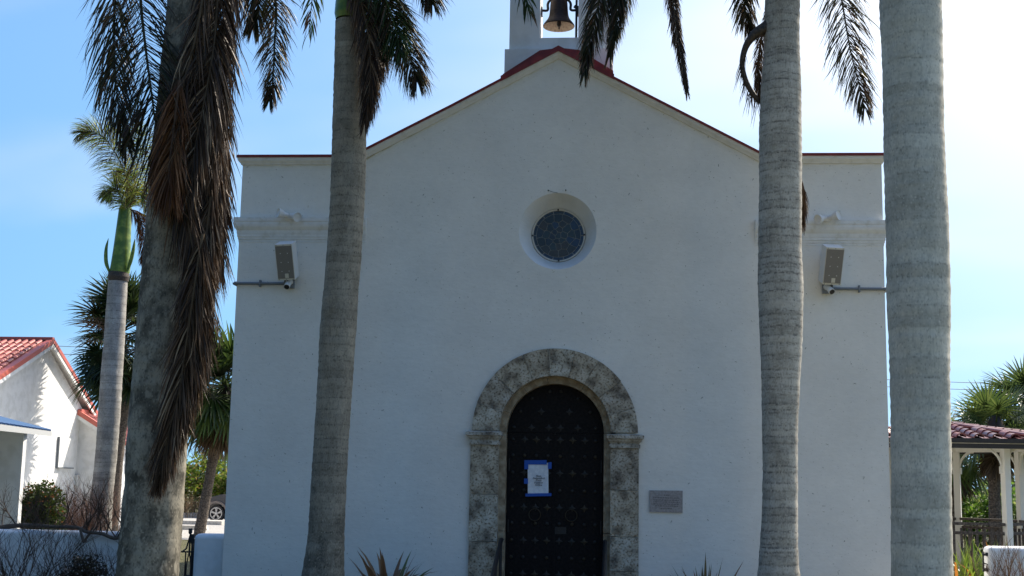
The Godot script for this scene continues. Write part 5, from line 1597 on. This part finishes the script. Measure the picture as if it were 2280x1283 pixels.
		b.lathe(p + V(0, -0.005, 0.05) - d * 0.02, d, [Vector2(0.0, -0.015), Vector2(0.024, -0.012), Vector2(0.031, 0.0), Vector2(0.032, 0.10), Vector2(0.034, 0.102), Vector2(0.034, 0.135), Vector2(0.029, 0.136)], 16)
		part("body", b, M.plastic, o)
		b = MB.new()
		b.lathe(p + V(0, -0.005, 0.05) + d * 0.10, d, [Vector2(0.0295, 0.0), Vector2(0.0295, 0.0162), Vector2(0.0, 0.0165)], 16)
		part("lens", b, M.black, o)
		b = MB.new()
		b.tube([V(s * 3.01, y - 0.003, 0.03), V(s * 3.59, y - 0.003, 0.03), V(s * 3.605, y - 0.003, 0.015), V(s * 3.607, y - 0.003, -0.3)], [0.0165], 8)
		b.tube([V(s * 3.56, y - 0.003, 0.03), V(s * 3.595, y - 0.003, 0.03)], [0.022], 8)
		part("conduit", b, M.conduit, o)
		b = MB.new()
		b.box(V(s * 3.30, y - 0.003, 0.024), V(0.016, 0.075, 0.05))
		part("clamp", b, M.conduit, o)
	# twin floodlights on the cornices
	for s in [-1, 1]:
		o = thing("floodlight", "white twin-headed floodlight on the left cornice" if s < 0 else "white twin-headed floodlight on the right cornice", "floodlight", V(s * 2.97, 4.44, 0.06), "floodlights on the cornices")
		var q := V(-2.985, 4.43, 0.06) if s < 0 else V(2.965, 4.41, 0.06)
		b = MB.new()
		b.box(q + V(0, 0.01, 0), V(0.06, 0.05, 0.06))
		part("base", b, M.trim, o)
		for e in [-1.0, 1.0]:
			b = MB.new()
			var d := V(e * 0.75, -0.25 if e * s < 0 else 0.15, 0.6).normalized()
			b.lathe(q + V(e * 0.02, 0.02, 0.02), d, [Vector2(0.0, -0.01), Vector2(0.028, 0.0), Vector2(0.032, 0.05), Vector2(0.05, 0.09), Vector2(0.056, 0.12), Vector2(0.053, 0.122)], 16)
			b.lathe(q + V(e * 0.02, 0.02, 0.02), d, [Vector2(0.053, 0.118), Vector2(0.035, 0.108), Vector2(0.0, 0.104)], 16)
			part("lamp_head", b, M.trim, o)
	# plaque
	o = thing("plaque", "small grey-brown engraved plaque on the wall right of the doorway", "plaque", V(1.23, 1.36, 0.0))
	b = MB.new()
	b.slab(PackedVector2Array([Vector2(1.053, 1.245), Vector2(1.404, 1.243), Vector2(1.406, 1.475), Vector2(1.053, 1.473)]), 0.002, 0.018)
	part("plate", b, M.plaque, o)
	b = MB.new()
	var r := RandomNumberGenerator.new(); r.seed = 8
	for row in [[1.425, 0.05], [1.396, 0.27], [1.373, 0.27], [1.352, 0.27], [1.331, 0.27], [1.311, 0.23], [1.283, 0.12]]:
		var x: float = 1.23 - row[1] * 0.5
		while x < 1.23 + row[1] * 0.5:
			var w := r.randf_range(0.008, 0.026)
			b.box(V(x + w * 0.5, row[0], 0.018), V(w, 0.009, 0.002))
			x += w + 0.006
	part("engraving", b, M.engraved, o)
	# paper notice taped to the door
	o = thing("notice", "white paper notice about Mass held on the door with blue tape", "notice", V(-0.155, 1.57, -0.19))
	b = MB.new()
	var rows := []
	for k in 9:
		var f := k / 8.0
		var row := PackedVector3Array()
		for j in 7:
			var g := j / 6.0
			row.append(V(lerpf(-0.270, -0.044, g) + f * 0.007, lerpf(1.736, 1.407, f) + g * 0.012, -0.176 + 0.004 * sin(g * 5.0 + f * 3.0) + 0.003 * sin(f * 7.0)))
		rows.append(row)
	b.sheet(rows, false, Vector3.BACK)
	part("paper", b, M.paper, o)
	for q in [[-0.306, 1.724, -0.061, 1.772, -0.166, 0.004], [-0.306, 1.674, -0.262, 1.735, -0.1655, 0.0], [-0.046, 1.680, -0.007, 1.752, -0.1665, 0.004], [-0.306, 1.516, -0.262, 1.573, -0.166, 0.0], [-0.288, 1.379, -0.004, 1.411, -0.165, 0.010]]:
		b = MB.new()
		b.slab(PackedVector2Array([Vector2(q[0], q[1]), Vector2(q[2], q[1] + q[5]), Vector2(q[2], q[3] + q[5]), Vector2(q[0], q[3])]), q[4] - 0.002, q[4])
		part("tape", b, M.tape, o)
	var font := SystemFont.new()
	font.font_names = PackedStringArray(["Droid Serif"]); font.font_weight = 700
	var ty := 1.603
	for w in ["Mass", "Suspended", "Until", "Further", "Notice"]:
		var tm := TextMesh.new()
		tm.text = w; tm.font = font; tm.font_size = 32; tm.pixel_size = 0.00074; tm.depth = 0.001
		shape("lettering", tm, M.ink, o, V(-0.146, ty, -0.1665) - o.position)
		ty -= 0.0245
	# handrails beside the door
	for s in [-1, 1]:
		var x0: float = AX + s * 0.553
		o = thing("handrail", "black iron handrail sloping out from the left door jamb" if s < 0 else "black iron handrail sloping out from the right door jamb", "handrail", V(x0, 0, 0.1), "handrails at the door")
		b = MB.new()
		b.tube([V(x0, 0.92, 0.02), V(x0, 0.905, 0.14), V(x0, 0.62, 0.95), V(x0, 0.50, 1.30), V(x0, 0.44, 1.34)], [0.024], 8)
		part("rail", b, M.black, o)
		for z in [0.12, 0.68, 1.26]:
			b = MB.new()
			b.tube([V(x0, 0.05, z), V(x0, 0.90 - (z - 0.14) * 0.345 if z > 0.14 else 0.90, z)], [0.016], 8)
			part("post", b, M.black, o)
	# wire between two pins above the round window
	o = thing("wire_hook", "thin wire looped between two pins above the round window", "wire", V(0.03, 4.76, 0))
	b = MB.new()
	b.tube([V(-0.075, 4.755, 0.0), V(-0.075, 4.755, 0.03)], [0.007], 6); b.tube([V(0.12, 4.757, 0.0), V(0.12, 4.757, 0.03)], [0.007], 6)
	part("pin", b, M.black, o)
	b = MB.new()
	b.tube([V(-0.075, 4.755, 0.02), V(-0.02, 4.735, 0.02), V(0.03, 4.728, 0.012)], [0.0025], 4)
	part("wire", b, M.black, o)

# ------------------------------------------------------------------ far things
func far_things() -> void:
	var o := thing("parked_car", "dark compact car with five-spoke silver wheels parked beyond the gate", "car", V(-12.0, -0.19, -30.9))
	var wx := -13.25; var gy := -0.19
	var out := PackedVector2Array()
	for q in [[3.42, 0.40], [3.40, 0.95], [3.15, 1.36], [2.3, 1.50], [1.35, 1.47], [0.62, 1.02], [0.1, 0.95], [-0.42, 0.80], [-0.58, 0.62], [-0.60, 0.36]]:
		out.append(Vector2(wx + q[0], gy + q[1]))
	out.append(Vector2(wx - 0.55, gy + 0.26))
	out.append_array(arc(wx, gy + 0.30, 0.355, PI + 0.1, -0.1, 12))
	out.append_array(arc(wx + 2.6, gy + 0.30, 0.355, PI + 0.1, -0.1, 12))
	out.append(Vector2(wx + 3.35, gy + 0.26))
	var b := MB.new()
	b.slab(out, -31.7, -30.05)
	var paint := mat(rgb(0.014, 0.016, 0.024), 0.4, 0.0); paint.clearcoat_enabled = true; paint.clearcoat = 1.0
	part("body", b, paint, o)
	b = MB.new()
	var flare := arc(wx, gy + 0.30, 0.43, PI + 0.05, -0.05, 14)
	flare.append_array(arc(wx, gy + 0.30, 0.352, -0.05, PI + 0.05, 14))
	b.slab(flare, -30.06, -30.0)
	part("wheel_arch", b, mat(rgb(0.20, 0.17, 0.15), 0.35, 0.3), o)
	b = MB.new()
	b.slab(PackedVector2Array([Vector2(wx + 0.72, gy + 1.02), Vector2(wx + 3.1, gy + 1.02), Vector2(wx + 2.9, gy + 1.33), Vector2(wx + 2.25, gy + 1.42), Vector2(wx + 1.38, gy + 1.40)]), -30.06, -30.035)
	part("side_window", b, M.glass, o)
	b = MB.new()
	b.box(V(wx - 0.5, gy + 0.66, -30.2), V(0.14, 0.14, 0.34))
	part("headlight", b, mat(rgb(0.5, 0.5, 0.5), 0.1), o)
	var rimm := mat(rgb(0.55, 0.55, 0.55), 0.3, 0.8)
	for e in [0.0, 2.6]:
		for z in [-30.13, -31.6]:
			var c := V(wx + e, gy + 0.295, z)
			b = MB.new()
			b.lathe(c, Vector3.BACK, [Vector2(0.20, -0.09), Vector2(0.28, -0.1), Vector2(0.295, -0.07), Vector2(0.295, 0.07), Vector2(0.28, 0.1), Vector2(0.215, 0.1), Vector2(0.20, 0.06)], 24)
			b.lathe(c, Vector3.BACK, [Vector2(0.21, 0.02), Vector2(0.0, 0.02)], 20)
			var wheel := part("wheel", b, M.black, o)
			b = MB.new()
			b.lathe(c, Vector3.BACK, [Vector2(0.215, 0.06), Vector2(0.215, 0.098), Vector2(0.19, 0.098), Vector2(0.19, 0.06)], 24)
			b.lathe(c, Vector3.BACK, [Vector2(0.05, 0.05), Vector2(0.045, 0.095), Vector2(0, 0.1)], 12)
			for k in 5:
				for s in [-0.13, 0.13]:
					var a: float = TAU * k / 5 + PI * 0.5 + s
					b.box(c + V(cos(a) * 0.115, sin(a) * 0.115, 0.075), V(0.16, 0.026, 0.035), Basis(Vector3.BACK, a))
			part("rim", b, rimm, wheel)
	o = thing("wheel_stop", "pale concrete wheel stop on the car park beyond the gate", "wheel stop", V(-12.2, -0.19, -24.0))
	b = MB.new()
	b.slab(PackedVector2Array([Vector2(-13.3, -0.19), Vector2(-11.55, -0.19), Vector2(-11.6, -0.06), Vector2(-13.25, -0.06)]), -24.1, -23.92)
	part("stop", b, M.concrete, o)
	# a far wood that closes the horizon
	b = MB.new()
	var lobes := []
	for k in 90:
		lobes.append([V(-110.0 + k * 2.5 + rng.randf_range(-0.6, 0.6), rng.randf_range(0.6, 1.3), -88.0 + rng.randf_range(-4, 4)), V(2.4, rng.randf_range(1.4, 2.1), 2.0)])
	leafy(b, lobes, 16000, 0.6, rgb(0.020, 0.035, 0.012), rgb(0.060, 0.085, 0.025), rgb(0.10, 0.09, 0.04), 0.1)
	var wood := shape(numbered("treeline"), b.mesh(), M.leaf, self)
	stuff(wood)
	tag(wood, "far low line of trees along the horizon", "trees")
	for w in [[6.90, -0.0295, -40.0, "upper of two power lines crossing behind the roofs"], [6.58, -0.028, -40.4, "lower of two power lines crossing behind the roofs"]]:
		b = MB.new()
		var path := []
		for k in 31:
			var x := -75.0 + k * 5.0
			path.append(V(x, w[0] + w[1] * (x + 24.2) + 0.00012 * pow(x + 5.0, 2.0), w[2]))
		b.tube(path, [0.013], 4)
		var m := shape(numbered("power_line"), b.mesh(), M.conduit, self)
		tag(m, w[3], "power line", "power lines")
